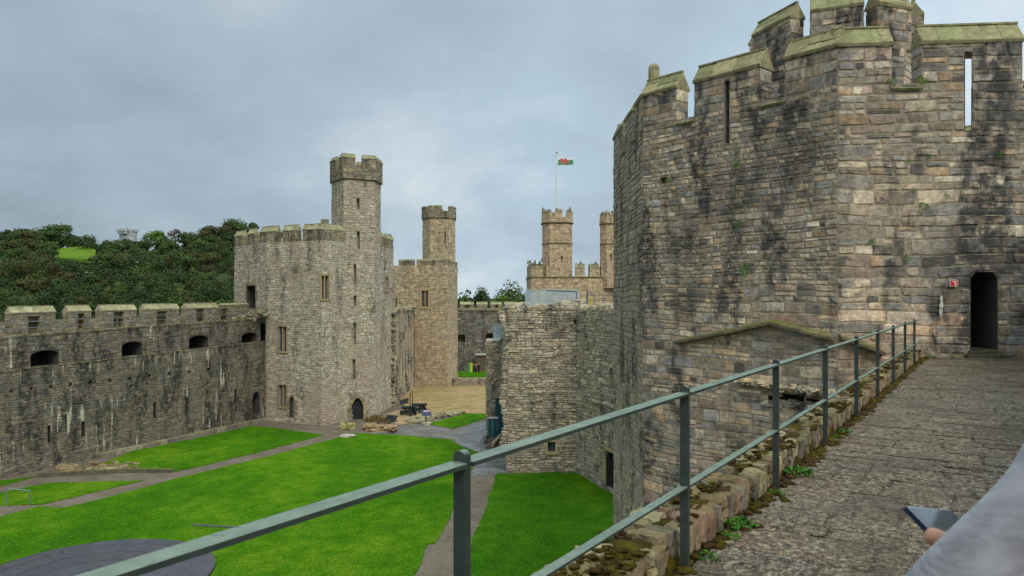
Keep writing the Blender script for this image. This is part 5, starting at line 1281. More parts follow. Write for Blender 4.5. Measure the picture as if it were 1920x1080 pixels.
far_turret(1017, 1072, EY, 393, (418, 457), 51, {1: [(1052, 1055, 480, 492, 's'), (1036.5, 1039, 498, 516, 's')]}, {0: [(0, 1)], 1: [(0.35, 0.75)], 2: [(0.3, 0.9)], 3: [(0.2, 1)], 4: [(0, 0.5)], 5: [(0.2, 0.8)], 7: [(0.2, 0.9)]})
far_turret(1126, 1166, EY - 1, 398, (420, 458), 55, {1: [(1144, 1147, 476, 488, 's')]}, {0: [(0, 0.7)], 1: [(0.0, 0.3), (0.55, 1)], 2: [(0.3, 1)], 3: [(0, 1)], 5: [(0.2, 0.8)], 7: [(0.2, 0.9)]})

# flagpole and flag
fp = thing('flagpole', 'tall thin white flagpole standing on the distant flag tower', 'flagpole', at(1042, 392, 143))
m = MB(); a = at(1042, 405, 143); b = at(1044, 287, 143); m.tube([(a.x, a.y, a.z), (b.x, b.y, b.z)], [0.15, 0.09], 10); m.build('pole', M_POLEW, fp)
m = MB(); m.rock((b.x, b.y, b.z + 0.1), (0.4, 0.4, 0.3), rr, p=2, n=3, jit=0); m.build('finial', M_GALV, fp)
def flag_pattern():
    rows = ["............................",
            ".............r..............",
            "......r.r...rrr.............",
            ".....rrrr..rrrrr......r.....",
            "....rrrrr.rrrrrrr....rr.....",
            "......rrrrrrrrrrr...r.r.....",
            ".....rrrrrrrrrrrrr..r.......",
            "....r..rrrrrrrrrrrr.rr......",
            "...rr..rrrrrrrrrrrrrr.......",
            "......rrrrr..rrrrrrr........",
            ".....rr..rr....rr.rrr.......",
            "....rr...rr...rr...rr.......",
            "....r...rr...rr...rr........",
            "............................"]
    return rows
M_FW = plain('flag_white', (0.74, 0.78, 0.80), 0.8, var=0.03); M_FG = plain('flag_green', (0.03, 0.30, 0.12), 0.8, var=0.05); M_FR = plain('flag_red', (0.62, 0.10, 0.10), 0.8, var=0.05)
m = MB(); rows = flag_pattern(); Wd, Hh = 28, 14; fw, fh = 2.95, 1.65
o0 = at(1046.5, 294, 143)
def fpnt(i, j):
    s_ = i / Wd; t = j / Hh
    return Vector((o0.x + fw * s_ * 0.97 - 0.1 * math.sin(s_ * 6) * t, o0.y + 0.22 * math.sin(s_ * 9 + t * 1.2), o0.z - fh * t * (1 - 0.2 * s_) - 0.20 * s_ ** 1.3 + 0.06 * math.sin(s_ * 9)))
for i in range(Wd):
    for j in range(Hh):
        c = rows[j][i]; mt = M_FR if c == 'r' else (M_FW if j < 5 else M_FG)
        m.face([fpnt(i, j), fpnt(i, j + 1), fpnt(i + 1, j + 1), fpnt(i + 1, j)], mat=mt)
fl = m.build('flag', M_FW); tag(fl, 'white and green flag with a red dragon flying from the pole', 'flag')
m = MB(); m.tube([at(1044, 295, 143), o0], 0.03, 5); m.build('halyard', M_POLEW, fp)

# ================================================================== objects in the court
def pos_rot(o, loc, rz=0):
    o.location = loc; o.rotation_euler = (0, 0, rz)

def local_part(mb, name, mat, parent, smooth=False):
    """part built in its thing's own coordinates"""
    o = mb.build(name, mat, None, smooth); o.parent = parent; return o

def make_cannon():
    t = thing('cannon', 'x', 'cannon')
    m = MB(); m.tube([(-1.25, 0, 0.78), (-1.15, 0, 0.78), (-1.1, 0, 0.80), (-0.95, 0, 0.82), (-0.8, 0, 0.83), (0.0, 0, 0.92), (0.4, 0, 0.97), (0.95, 0, 1.03), (1.03, 0, 1.04), (1.1, 0, 1.05)],
                     [0.03, 0.09, 0.06, 0.24, 0.25, 0.21, 0.18, 0.15, 0.20, 0.18], 14); local_part(m, 'barrel', M_CAN, t, True)
    for s_ in (-1, 1):
        m = MB(); y = 0.3 * s_
        pr = [(-1.1, 0.2), (0.75, 0.2), (0.75, 0.75), (0.35, 0.8), (-0.1, 0.6), (-0.5, 0.5), (-1.1, 0.42)]
        a_ = [Vector((x, y - 0.05, z)) for x, z in pr]; b_ = [Vector((x, y + 0.05, z)) for x, z in pr]; m.face(a_); m.face(b_[::-1])
        for i in range(7): m.face([a_[i], b_[i], b_[(i + 1) % 7], a_[(i + 1) % 7]])
        local_part(m, 'carriage_cheek', M_IRON, t)
        for x in (-0.8, 0.55):
            m = MB(); m.tube([(x, y + 0.07 * s_, 0.26), (x, y + 0.19 * s_, 0.26)], 0.30, 14); local_part(m, 'wheel', M_IRON, t)
    for x in (-0.8, 0.55):
        m = MB(); m.tube([(x, -0.48, 0.22), (x, 0.48, 0.22)], 0.06, 8); local_part(m, 'axle', M_IRON, t)
    return t
M_CAN = plain('cannon_bronze_green', (0.022, 0.036, 0.034), 0.45, var=0.2, spec=0.5)
can = make_cannon(); can['label'] = 'old cannon on a black carriage, left one of the pair on the sand'; can['group'] = 'cannons on the sand'
p = gp(767, 779); pos_rot(can, (p.x, p.y, ZG + 0.06), -0.55); can.scale = (0.85,) * 3
c2 = can.copy(); link(c2)
for ch in list(can.children):
    d = ch.copy(); link(d); d.parent = c2
p = gp(786, 774); pos_rot(c2, (p.x, p.y, ZG + 0.06), -0.45); c2.scale = (0.85,) * 3; c2['label'] = 'old cannon on a black carriage, right one of the pair on the sand'

def info_panel(px, py, lbl, s=1.0, rz=0.5):
    p = gp(px, py); t = thing('information_panel', lbl, 'sign', (p.x, p.y, ZG), rotz=rz)
    m = MB(); m.rock((0, 0, 0.12), (0.9 * s, 0.6 * s, 0.26), rr, p=4, jit=0.15); local_part(m, 'stone_foot', M_CREAM, t)
    m = MB(); m.bar((0, 0, 0.2), (0, 0, 1.0 * s), 0.09, 0.09, up=Vector((1, 0, 0))); local_part(m, 'post', M_IRON, t)
    ax = (Vector((1, 0, 0)), Vector((0, 0.75, 0.66)), Vector((0, -0.66, 0.75)))
    m = MB(); m.box((0, 0, 1.15 * s), 0.5 * s, 0.38 * s, 0.02, ax); local_part(m, 'board', plain('panel_navy', (0.03, 0.035, 0.09), 0.3), t)
    m = MB(); m.box((0.1, 0.1, 1.285 * s), 0.32 * s, 0.08, 0.006, ax); local_part(m, 'picture_strip', plain('panel_pink', (0.55, 0.35, 0.30), 0.4), t)
info_panel(799, 796, 'dark blue slanted information board on a stone foot beside the small lawn', 1.0)
p = gp(756, 769); t = thing('information_panel', 'black angled board behind the cannons at the foot of the grooved wall', 'sign', (p.x, p.y, ZG))
m = MB(); m.bar((0, 0, 0), (0, 0, 0.75), 0.08, 0.08, up=Vector((1, 0, 0))); local_part(m, 'post', M_IRON, t)
m = MB(); m.box((0.1, 0, 0.95), 0.5, 0.36, 0.02, (Vector((1, 0, 0.3)).normalized(), Vector((0, 0.7, 0.7)), Vector((-0.3, -0.7, 0.7)).normalized())); local_part(m, 'board', M_IRON, t)
# rubble border between sand bed and the small lawn
t = thing('rubble_edging', 'low line of rough stones between the sand bed and the small green lawn', 'stone edging', gp(810, 784))
m = MB()
for i in range(60):
    s_ = i / 59; a = gp(768 + 97 * s_, 790 - 14 * s_); m.rock((a.x + rr.uniform(-0.4, 0.4), a.y + rr.uniform(-0.5, 0.5), ZG + 0.15), (rr.uniform(0.4, 0.9), rr.uniform(0.4, 0.8), rr.uniform(0.2, 0.5)), rr, rot=rr.random() * 3, jit=0.25)
for i in range(10):
    a = gp(823 + rr.uniform(-6, 6), 783); m.rock((a.x, a.y, ZG + 0.35), (0.6, 0.6, 0.5), rr, rot=rr.random() * 3, jit=0.25)
for i in range(18):
    a = gp(780 + rr.uniform(-10, 22), 793 + rr.uniform(-3, 1.5)); m.rock((a.x, a.y, ZG + 0.12), (0.7, 0.5, 0.25), rr, rot=rr.random() * 3, jit=0.25)
m.build('stones', M_SIDE, t)

# boulder bed with thatch-brown planting and a dark log pile
p = gp(715, 808); t = thing('rock_planter', 'long tan rock outcrop with brown tufts and dark logs beside the big lawn', 'rock planter', (p.x, p.y, ZG))
m = MB(); sc_ = p.y / F
for (x, y, w_, h_) in ((692, 801, 24, 13), (708, 803, 26, 12), (726, 803, 24, 11), (738, 800, 14, 12), (700, 806, 30, 9), (722, 807, 30, 8)):
    a = gp(x, 808); m.rock((a.x, a.y + rr.uniform(-0.3, 0.8), ZG + (808 - y) * sc_ * 0.9), (w_ * sc_, 1.6, h_ * sc_ * 0.75), rr, rot=rr.uniform(-0.3, 0.3), n=5, jit=0.22)
m.build('boulders', M_BOULDER, t, smooth=False)
m = MB()
for i in range(520):
    x = rr.uniform(684, 728); a = gp(x, 804); r_ = Vector((rr.gauss(0, 1), rr.gauss(0, 1), rr.gauss(0, 0.4))).normalized()
    zz = ZG + 0.55 + rr.uniform(0, 0.55) * (1 - abs((x - 703) / 26)); c = Vector((a.x, a.y + rr.uniform(0, 1.3), zz)); m.face([c, c + r_ * 0.10, c + Vector((r_.x * 0.2, r_.y * 0.2, 0.34))], (rr.random(), rr.random(), 0))
m.build('brown_tufts', M_WEEDB, t)
m = MB()
for i in range(9):
    a = gp(724 + rr.uniform(-3, 6), 803); b = gp(742 + rr.uniform(-4, 2), 801); z = ZG + 0.75 + (i % 3) * 0.16 + rr.uniform(-0.05, 0.05)
    m.tube([(a.x, a.y + (i % 3) * 0.3, z), (b.x, b.y + (i % 3) * 0.3, z - 0.15)], rr.uniform(0.08, 0.13), 7)
m.build('dark_logs', M_IRON, t)
p = gp(716, 797); m = MB(); m.rock((p.x, p.y, ZG + 0.35), (1.9, 1.0, 0.7), rr, n=4, jit=0.2); tag(m.build('boulder', M_CREAM), 'pale flat boulder behind the long tan rock outcrop', 'boulder')
p = gp(652, 820); m = MB(); m.rock((p.x, p.y, ZG + 0.12), (1.3, 0.8, 0.3), rr, n=4, jit=0.15); tag(m.build('flat_stone', M_CREAM), 'single pale flat stone lying where the path meets the big lawn', 'stone')
for (x, y, lb) in ((643, 806, 'yellow lichened boulder left of the little stone seat by the tower door'), (658, 806, 'yellow lichened boulder right of the little stone seat by the tower door')):
    p = gp(x, y); m = MB(); m.rock((p.x, p.y, ZG + 0.32), (0.75, 0.7, 0.75), rr, n=4, jit=0.2); tag(m.build('boulder', M_YELROCK), lb, 'boulder')
p = gp(651, 805); t = thing('bench', 'grey plank bench slanting between two yellow boulders', 'bench', (p.x, p.y, ZG))
m = MB(); a, b = gp(645, 804), gp(664, 797); m.bar((a.x, a.y, ZG + 0.45), (b.x, b.y, ZG + 0.5), 0.35, 0.1); m.build('plank', M_WOOD, t)
m = MB(); m.bar((p.x, p.y, ZG), (p.x, p.y, ZG + 0.42), 0.2, 0.2, up=Vector((1, 0, 0))); m.build('support', M_CREAM, t)

# wooden frame at the foot of the tower behind
p = gp(786, 722); t = thing('wooden_frame', 'open weathered timber frame standing at the foot of the buff tower', 'frame', (p.x, p.y, ZG))
m = MB(); s_ = p.y / F
for x in (-10, -4, 3, 10): m.bar((p.x + x * s_, p.y, ZG), (p.x + x * s_ * 1.1, p.y, ZG + 1.45), 0.12, 0.12, up=Vector((1, 0, 0)))
m.build('posts', M_WOOD, t); m = MB(); m.bar((p.x - 12 * s_, p.y, ZG + 1.5), (p.x + 12 * s_, p.y, ZG + 1.5), 0.3, 0.1); m.bar((p.x - 10 * s_, p.y, ZG + 0.4), (p.x + 10 * s_, p.y, ZG + 0.4), 0.08, 0.08); m.build('cross_beam', M_WOOD, t)
m = MB(); m.bar((p.x - 4 * s_, p.y - 0.05, ZG + 0.3), (p.x + 3 * s_, p.y - 0.05, ZG + 1.4), 0.08, 0.08); m.bar((p.x + 9 * s_, p.y - 0.05, ZG + 0.3), (p.x + 2 * s_, p.y - 0.05, ZG + 1.4), 0.08, 0.08); m.build('braces', M_WOOD, t)
for (x, hh_, lb) in ((769, 1.9, 'left of the two thin posts behind the cannons'), (773, 2.1, 'right of the two thin posts behind the cannons')):
    p = gp(x, 769); m = MB(); m.tube([(p.x, p.y, ZG), (p.x, p.y, ZG + hh_)], 0.05, 6); tag(m.build('thin_post', M_IRON), lb, 'post')

# small hand rails in the lawns
def hand_rail(pts, lbl, r=0.035):
    p = gp(*pts[0][:2]); t = thing('handrail', lbl, 'handrail', (p.x, p.y, ZG))
    tops = []
    for (x, y, h) in pts:
        q_ = gp(x, y); m = MB(); m.tube([(q_.x, q_.y, ZG), (q_.x, q_.y, ZG + h)], r, 8); m.build('post', M_GALV, t); tops.append(Vector((q_.x, q_.y, ZG + h)))
    m = MB(); 
    for i in range(len(tops) - 1): m.tube([tops[i], tops[i + 1]], r, 8)
    m.build('rail', M_GALV, t)
hand_rail([(11, 947, 1.02), (56, 946, 0.82)], 'short grey handrail by the path at the left edge of the picture')
hand_rail([(881, 1030, 1.1), (876, 1000, 1.12)], 'short dark handrail beside the path, partly behind the first railing post')
hand_rail([(902, 852, 1.15), (918, 834, 0.9)], 'thin handrail of the wet steps in front of the teal glass door')

# teal glass entrance and steps
t = thing('glass_entrance', 'teal metal and glass doorway squeezed between the ruined block and its stub', 'entrance', gp(932, 812))
YE = 65.0; ex = lambda px: ray(px, YE); ez = lambda py: (HOR - py) / F * YE
m = MB()
for x in (930.5, 935.5, 944): m.bar((ex(x), YE, ZG), (ex(x), YE, ez(748 if x < 932 else 745)), 0.14, 0.14, up=Vector((1, 0, 0)))
m.bar((ex(914), YE, ez(784)), (ex(935), YE, ez(784)), 0.1, 0.12, mat=None)
m.build('frame', M_TEAL, t)
m = MB(); m.box((ex(937.5), YE + 0.08, (ez(746) + ZG) / 2), (ex(948) - ex(930)) / 2, 0.02, (ez(746) - ZG) / 2); m.build('glass_leaf', M_TEAL, t)
m = MB(); m.box((ex(923.5), YE + 0.05, (ez(785) + ZG) / 2), (ex(934) - ex(914)) / 2, 0.02, (ez(785) - ZG) / 2); m.build('side_panel', M_TEALG, t)
m = MB(); m.bar((ex(914), YE - 0.06, ez(783)), (ex(934), YE - 0.06, ez(783)), 0.1, 0.14); m.build('sill_bar', M_SWHITE, t)
for x0, x1 in ((916, 921), (925, 929)):
    m = MB(); m.box((ex((x0 + x1) / 2), YE - 0.02, (ez(787) + ZG) / 2), (ex(x1) - ex(x0)) / 2, 0.03, (ez(787) - ZG) / 2); m.build('dark_pane', M_TEAL, t)
m = MB(); a = at(937, 757, YE - 0.3); b = at(951, 760, YE - 2.2); c = at(951, 767, YE - 2.2); d = at(944, 765, YE - 0.4)
m.face([at(939, 755, YE), at(951, 758, YE - 1.5), at(952, 766, YE - 1.5), at(944, 762, YE)]); m.face([at(937, 764, YE), at(951, 767, YE - 1.5), at(951, 772, YE - 1.5), at(940, 770, YE)]); m.build('glass_canopy', plain('pale_teal_glass', (0.25, 0.55, 0.58), 0.15, spec=0.6), t)
t = thing('stone_steps', 'wet brown stone steps with low kerbs below the teal doorway', 'steps', gp(930, 835))
M_STEP = path_mat('wet_steps', (0.12, 0.085, 0.055), (0.17, 0.12, 0.075), (0.09, 0.07, 0.05), 0.4, 0.2, 5)
for k in range(4):
    yb_ = 818 + k * 9; a, b = gp(908 + k * 2, yb_), gp(950, yb_); m = MB(); m.box(((a.x + b.x) / 2, a.y, ZG + 0.27 - k * 0.07), (b.x - a.x) / 2, 1.1, 0.035 + 0.002 * k); m.build('step', M_STEP, t)
m = MB(); a, b = gp(908, 830), gp(917, 817); m.bar((a.x, a.y, ZG + 0.35), (b.x, b.y, ZG + 0.45), 0.3, 0.5); a, b = gp(923, 842), gp(943, 822); m.bar((a.x, a.y, ZG + 0.3), (b.x, b.y, ZG + 0.45), 0.25, 0.3); m.build('kerbs', M_RUIN, t)
t = thing('rubble_heap', 'small heap of reddish stones at the corner of the ruined block beside the wet steps', 'rubble', gp(945, 850))
m = MB()
for i in range(22):
    a = gp(948 + rr.uniform(-8, 8), 840 + rr.uniform(-12, 14)); m.rock((a.x, a.y, ZG + 0.2 + rr.random() * 0.3), (0.5, 0.4, 0.3), rr, rot=rr.random() * 3, jit=0.25)
m.build('stones', M_KERB, t)

# mossy rubble by the left wall
t = thing('rubble_bed', 'strip of yellow-mossed rubble at the foot of the sooty left wall', 'rubble', gp(170, 880))
m = MB()
for i in range(90):
    a = gp(rr.uniform(105, 262), 0) if False else None
    x = rr.uniform(110, 258); y = rr.uniform(873, 890) - (x - 110) * 0.035; a = gp(x, y); m.rock((a.x, a.y, ZG + 0.08), (rr.uniform(0.2, 0.6), rr.uniform(0.2, 0.5), rr.uniform(0.1, 0.35)), rr, rot=rr.random() * 3, jit=0.25)
m.build('stones', M_KERB, t)
m = MB(); a, b, c = gp(70, 895), gp(240, 886), gp(325, 886); m.bar((a.x, a.y, ZG + 0.12), (b.x, b.y, ZG + 0.12), 0.25, 0.35); m.bar((b.x, b.y, ZG + 0.12), (c.x, c.y, ZG + 0.1), 0.25, 0.3)
tag(m.build('kerb', M_DRIP), 'dark low kerb curving from the mossy rubble bed to the path', 'kerb')

# far end: shed, boxes
p = gp(905, 699); t = thing('timber_shed', 'small brown timber shed against the dark back wall', 'shed', (p.x, p.y, ZG))
m = MB(); s_ = p.y / F; SH = (HOR - 666) * s_
for k in range(12): x = 892 + k * 2; m.box((ray(x + 1, p.y), p.y, (ZG + SH) / 2), 0.95 * s_, 0.06, (SH - ZG) / 2, col=(rr.random(), 0.5, 0))
m.box((ray(904, p.y), p.y + 1.1, (ZG + SH) / 2), 11.5 * s_, 1.0, (SH - ZG) / 2 - 0.02); m.build('boarding', M_WOOD, t)
m = MB(); m.box((ray(904, p.y), p.y + 0.9, SH + 0.06), 13 * s_, 1.3, 0.05); m.build('roof', M_PALEM, t)
for (x, c_, lb) in ((879.5, (0.05, 0.35, 0.08), 'bright green upright bin beside the people at the far end'), (884, (0.65, 0.55, 0.05), 'yellow upright bin beside the people at the far end')):
    p = gp(x, 701); s_ = p.y / F; t = thing('bin', lb, 'bin', (p.x, p.y, ZG))
    mt = plain('bin_' + ('green' if c_[0] < 0.2 else 'yellow'), c_, 0.5)
    m = MB(); m.box((p.x, p.y, ZG + 0.95), 2.1 * s_, 0.3, 0.65); m.build('body', mt, t); m = MB(); m.box((p.x, p.y, ZG + 1.66), 2.3 * s_, 0.33, 0.05); m.build('lid', mt, t)

# ================================================================== PEOPLE
def skin(name, pts, edges, rad, mat, parent, sub=2, root=0, loc=None):
    me = bpy.data.meshes.new(name); me.from_pydata([tuple(p) for p in pts], edges, []); me.materials.append(mat)
    o = bpy.data.objects.new(name, me); link(o)
    md = o.modifiers.new('skin', 'SKIN'); md.use_smooth_shade = True
    sv = me.skin_vertices[0].data
    for i, r in enumerate(rad):
        sv[i].radius = (r, r) if isinstance(r, (int, float)) else r
        sv[i].use_root = (i == root)
    sd_ = o.modifiers.new('subsurf', 'SUBSURF'); sd_.levels = sub; sd_.render_levels = sub
    o.parent = parent
    if loc is not None: o.location = loc
    return o
def chain(seq): return [(i, i + 1) for i in range(len(seq) - 1)]
M_SKIN = plain('skin', (0.52, 0.27, 0.17), 0.5, var=0.08, sc=30)
def far_person(px, py, lbl, top, trousers, hair, face=0.0, lean=0.0):
    p = gp(px, py); t = thing('person', lbl, 'person', (p.x, p.y, ZG), rotz=face, group='people by the bins at the far end')
    mt = plain('cloth_top_%d' % px, top, 0.9); mtr = plain('cloth_legs_%d' % px, trousers, 0.9); mh = plain('hair_%d' % px, hair, 0.8)
    J = [(0, 0, 0.95), (0, 0, 1.2), (0, 0, 1.42), (0, 0, 1.53), (0, 0, 1.66), (0.2, 0, 1.42), (0.26, 0.0, 1.12), (0.24, 0.14, 0.9), (-0.2, 0, 1.42), (-0.26, 0, 1.12), (-0.24, 0.12, 0.9),
         (0.1, 0, 0.9), (0.11, 0.02, 0.5), (0.12, 0, 0.09), (0.12, 0.16, 0.04), (-0.1, 0, 0.9), (-0.12, 0.03, 0.5), (-0.13, -0.03, 0.09), (-0.13, 0.13, 0.04)]
    Ed = [(0, 1), (1, 2), (2, 3), (3, 4), (2, 5), (5, 6), (6, 7), (2, 8), (8, 9), (9, 10), (0, 11), (11, 12), (12, 13), (13, 14), (0, 15), (15, 16), (16, 17), (17, 18)]
    Rd = [0.13, 0.12, 0.13, 0.055, 0.10, 0.055, 0.042, 0.032, 0.055, 0.042, 0.032, 0.085, 0.06, 0.04, 0.035, 0.085, 0.06, 0.04, 0.035]
    skin('body', J, Ed, Rd, M_SKIN, t, 1)
    skin('jacket', [J[0], J[1], J[2], (0, 0, 1.47), J[5], J[6], (0.24, 0.12, 0.93), J[8], J[9], (-0.24, 0.10, 0.93)], [(0, 1), (1, 2), (2, 3), (2, 4), (4, 5), (5, 6), (2, 7), (7, 8), (8, 9)],
         [0.17, 0.165, 0.165, 0.08, 0.08, 0.065, 0.05, 0.08, 0.065, 0.05], mt, t, 1)
    skin('trousers', [J[0], J[11], J[12], (0.12, 0, 0.12), J[15], J[16], (-0.13, -0.02, 0.12)], [(0, 1), (1, 2), (2, 3), (0, 4), (4, 5), (5, 6)], [0.15, 0.11, 0.08, 0.06, 0.11, 0.08, 0.06], mtr, t, 1)
    skin('hair', [(0, -0.02, 1.66), (0, -0.03, 1.74)], [(0, 1)], [0.105, 0.085], mh, t, 1)
far_person(888, 701, 'person in a dark jacket standing right of the yellow bin', (0.03, 0.03, 0.04), (0.02, 0.02, 0.03), (0.03, 0.02, 0.015), 2.6)
far_person(892, 701, 'person in a brownish coat, middle of the three by the shed', (0.12, 0.08, 0.06), (0.03, 0.03, 0.05), (0.05, 0.03, 0.02), 3.4)
far_person(898, 701, 'person in black, rightmost of the three by the shed', (0.015, 0.015, 0.02), (0.03, 0.03, 0.035), (0.02, 0.015, 0.01), 2.0)
def fleece():
    g = G('grey_fleece', 1.0, 0.05); n = g.noise(9, 5, 0.6); n2 = g.noise(70, 4, 0.7); n3 = g.noise(26, 4, 0.6, sc3=(1, 1, 0.5))
    col = g.ramp(n, [(0.3, (0.160, 0.150, 0.155)), (0.7, (0.255, 0.242, 0.25))]); col = g.mix(1.0, col, g.ramp(n3, [(0.3, 0.80), (0.7, 1.15)]), 'MULTIPLY')
    fo_ = g.noise(6.5, 3, 0.5, dist=1.6, sc3=(1, 1, 1.6))
    g.base(col); g.bump(g.math('ADD', g.math('MULTIPLY', g.math('ADD', n2, n3), 0.12), g.ramp(fo_, [(0.3, 0), (0.7, 1)])), 0.30, 0.02)
    g.b.inputs['Sheen Weight'].default_value = 0.35; g.b.inputs['Sheen Roughness'].default_value = 0.5; return g.m
M_FLEECE = fleece(); M_JEANS = plain('navy_trousers', (0.03, 0.035, 0.06), 0.9); M_SHOE = plain('shoe', (0.05, 0.05, 0.05), 0.6); M_HAIR = plain('brown_hair', (0.06, 0.035, 0.02), 0.6, sc=20)
# near person: stands right of the camera, back turned, holding a phone in front
bx_, by_ = 1.02, 1.10
np_ = thing('person', 'person in a grey fleece at the right edge, holding a phone', 'person', (bx_, by_, ZW))
def q(x, y, z): return (x - bx_, y - by_, z - ZW)      # camera coordinates -> local
SHL = (0.83, 1.02, -0.13); ELB = (0.548, 0.95, -0.415); WRI = (0.735, 1.135, -0.430); HND = (0.742, 1.22, -0.405)
SHR = (1.20, 1.20, -0.17); ELR = (1.30, 1.28, -0.45); WRR = (1.12, 1.42, -0.5)
J = [q(1.03, 1.12, -0.72), q(1.03, 1.12, -0.45), q(1.03, 1.13, -0.20), q(1.03, 1.13, -0.06), q(1.04, 1.16, 0.07), q(1.04, 1.17, 0.14),
     q(*SHL), q(*ELB), q(*WRI), q(*SHR), q(*ELR), q(*WRR), q(1.12, 1.46, -0.5),
     q(0.95, 1.09, -0.78), q(0.95, 1.11, -1.16), q(0.94, 1.07, -1.52), q(0.90, 1.20, -1.565), q(1.12, 1.15, -0.78), q(1.13, 1.18, -1.16), q(1.15, 1.14, -1.52), q(1.14, 1.28, -1.565), q(0.735, 1.0, -0.275)]
MIDJ = 21
Ed = [(0, 1), (1, 2), (2, 3), (3, 4), (4, 5), (2, 6), (6, 21), (21, 7), (7, 8), (2, 9), (9, 10), (10, 11), (11, 12), (0, 13), (13, 14), (14, 15), (15, 16), (0, 17), (17, 18), (18, 19), (19, 20)]
Rd = [0.13, 0.12, 0.12, 0.05, 0.085, 0.075, 0.042, 0.036, 0.026, 0.05, 0.042, 0.028, 0.03, 0.085, 0.058, 0.038, 0.03, 0.085, 0.058, 0.038, 0.03, 0.042]
# left hand: palm then five fingers grown from it, closing on the phone
PH_C = Vector(q(0.744, 1.283, -0.393))     # phone centre, local
e1_ = Vector((0.80, 0.55, -0.20)).normalized(); e2_ = Vector((0.35, -0.75, -0.56)).normalized(); e2_ = (e2_ - e1_ * e2_.dot(e1_)).normalized()
pl_ = -e1_; pn_ = e1_.cross(e2_).normalized()
if pn_.z < 0: pn_ = -pn_
pw_ = pn_.cross(pl_).normalized()
hx_ = len(J)
palm = Vector(q(0.768, 1.195, -0.436))
J.append(tuple(palm)); Rd.append((0.026, 0.018)); Ed.append((8, hx_))
# thumb: leaves the side of the palm near its base and lies over the near lower corner of the phone
i0 = len(J); J.extend([tuple(Vector(q(0.724, 1.176, -0.408))), tuple(Vector(q(0.690, 1.176, -0.391))), tuple(Vector(q(0.655, 1.186, -0.375)))]); Rd.extend([0.020, 0.018, 0.0145]); Ed.extend([(hx_, i0), (i0, i0 + 1), (i0 + 1, i0 + 2)])
# four fingers pass under the phone and curl up over its far edge
for k in range(4):
    c0_ = PH_C + pl_ * (0.012 - 0.02 * k) - pn_ * 0.018
    sg2 = -1 if (palm - PH_C).dot(pw_) > 0 else 1
    a = c0_ + pw_ * (-0.020 * sg2); b = c0_ + pw_ * (0.014 * sg2); c = c0_ + pw_ * (0.037 * sg2) + pn_ * 0.002; d = c0_ + pw_ * (0.041 * sg2) + pn_ * 0.014
    i0 = len(J); r0 = (0.0085, 0.009, 0.0088, 0.0076)[k]
    J.extend([tuple(a), tuple(b), tuple(c), tuple(d)]); Rd.extend([r0 * 1.15, r0, r0 * 0.95, r0 * 0.8]); Ed.extend([(hx_, i0), (i0, i0 + 1), (i0 + 1, i0 + 2), (i0 + 2, i0 + 3)])
skin('body', J, Ed, Rd, M_SKIN, np_, 2)
skin('fleece', [q(1.03, 1.12, -0.82), q(1.03, 1.12, -0.45), q(1.02, 1.12, -0.20), q(1.03, 1.13, -0.10), q(*SHL), q(0.735, 1.0, -0.275), q(*ELB), q(0.640, 1.045, -0.445), q(0.735, 1.125, -0.447), q(*SHR), q(*ELR), q(1.17, 1.40, -0.5)],
     [(0, 1), (1, 2), (2, 3), (2, 4), (4, 5), (5, 6), (6, 7), (7, 8), (2, 9), (9, 10), (10, 11)], [(0.19, 0.15), (0.18, 0.15), (0.17, 0.14), 0.085, 0.080, 0.068, 0.074, 0.053, 0.036, 0.085, 0.075, 0.05], M_FLEECE, np_, 3, root=1)
skin('trousers', [q(1.03, 1.12, -0.80), q(0.95, 1.09, -0.93), J[14], q(0.94, 1.07, -1.47), q(1.12, 1.15, -0.93), J[18], q(1.15, 1.14, -1.47)], [(0, 1), (1, 2), (2, 3), (0, 4), (4, 5), (5, 6)], [0.135, 0.088, 0.072, 0.06, 0.088, 0.072, 0.06], M_JEANS, np_, 2)
for a, b in (((0.94, 1.06, -1.56), (0.90, 1.22, -1.57)), ((1.15, 1.13, -1.56), (1.14, 1.30, -1.57))): skin('shoe', [q(*a), q((a[0] + b[0]) / 2, (a[1] + b[1]) / 2, -1.565), q(*b)], [(0, 1), (1, 2)], [0.042, 0.04, 0.034], M_SHOE, np_, 2)
m = MB(); m.rock((1.04 - bx_, 1.145 - by_, 0.13 - ZW), (0.205, 0.235, 0.22), rr, p=2.2, n=8, jit=0.02); m.rock((1.04 - bx_, 1.10 - by_, 0.05 - ZW), (0.17, 0.13, 0.20), rr, p=2.2, n=6, jit=0.03)
local_part(m, 'hair', M_HAIR, np_, True)
for sx_ in (-1, 1):
    m = MB(); m.rock((1.04 - bx_ + 0.10 * sx_, 1.165 - by_, 0.095 - ZW), (0.02, 0.035, 0.062), rr, p=2.2, n=4, jit=0.02); local_part(m, 'ear', M_SKIN, np_, True)
m = MB(); m.rock((1.04 - bx_, 1.262 - by_, 0.085 - ZW), (0.03, 0.035, 0.05), rr, p=2.2, n=4, jit=0.02); local_part(m, 'nose', M_SKIN, np_, True)
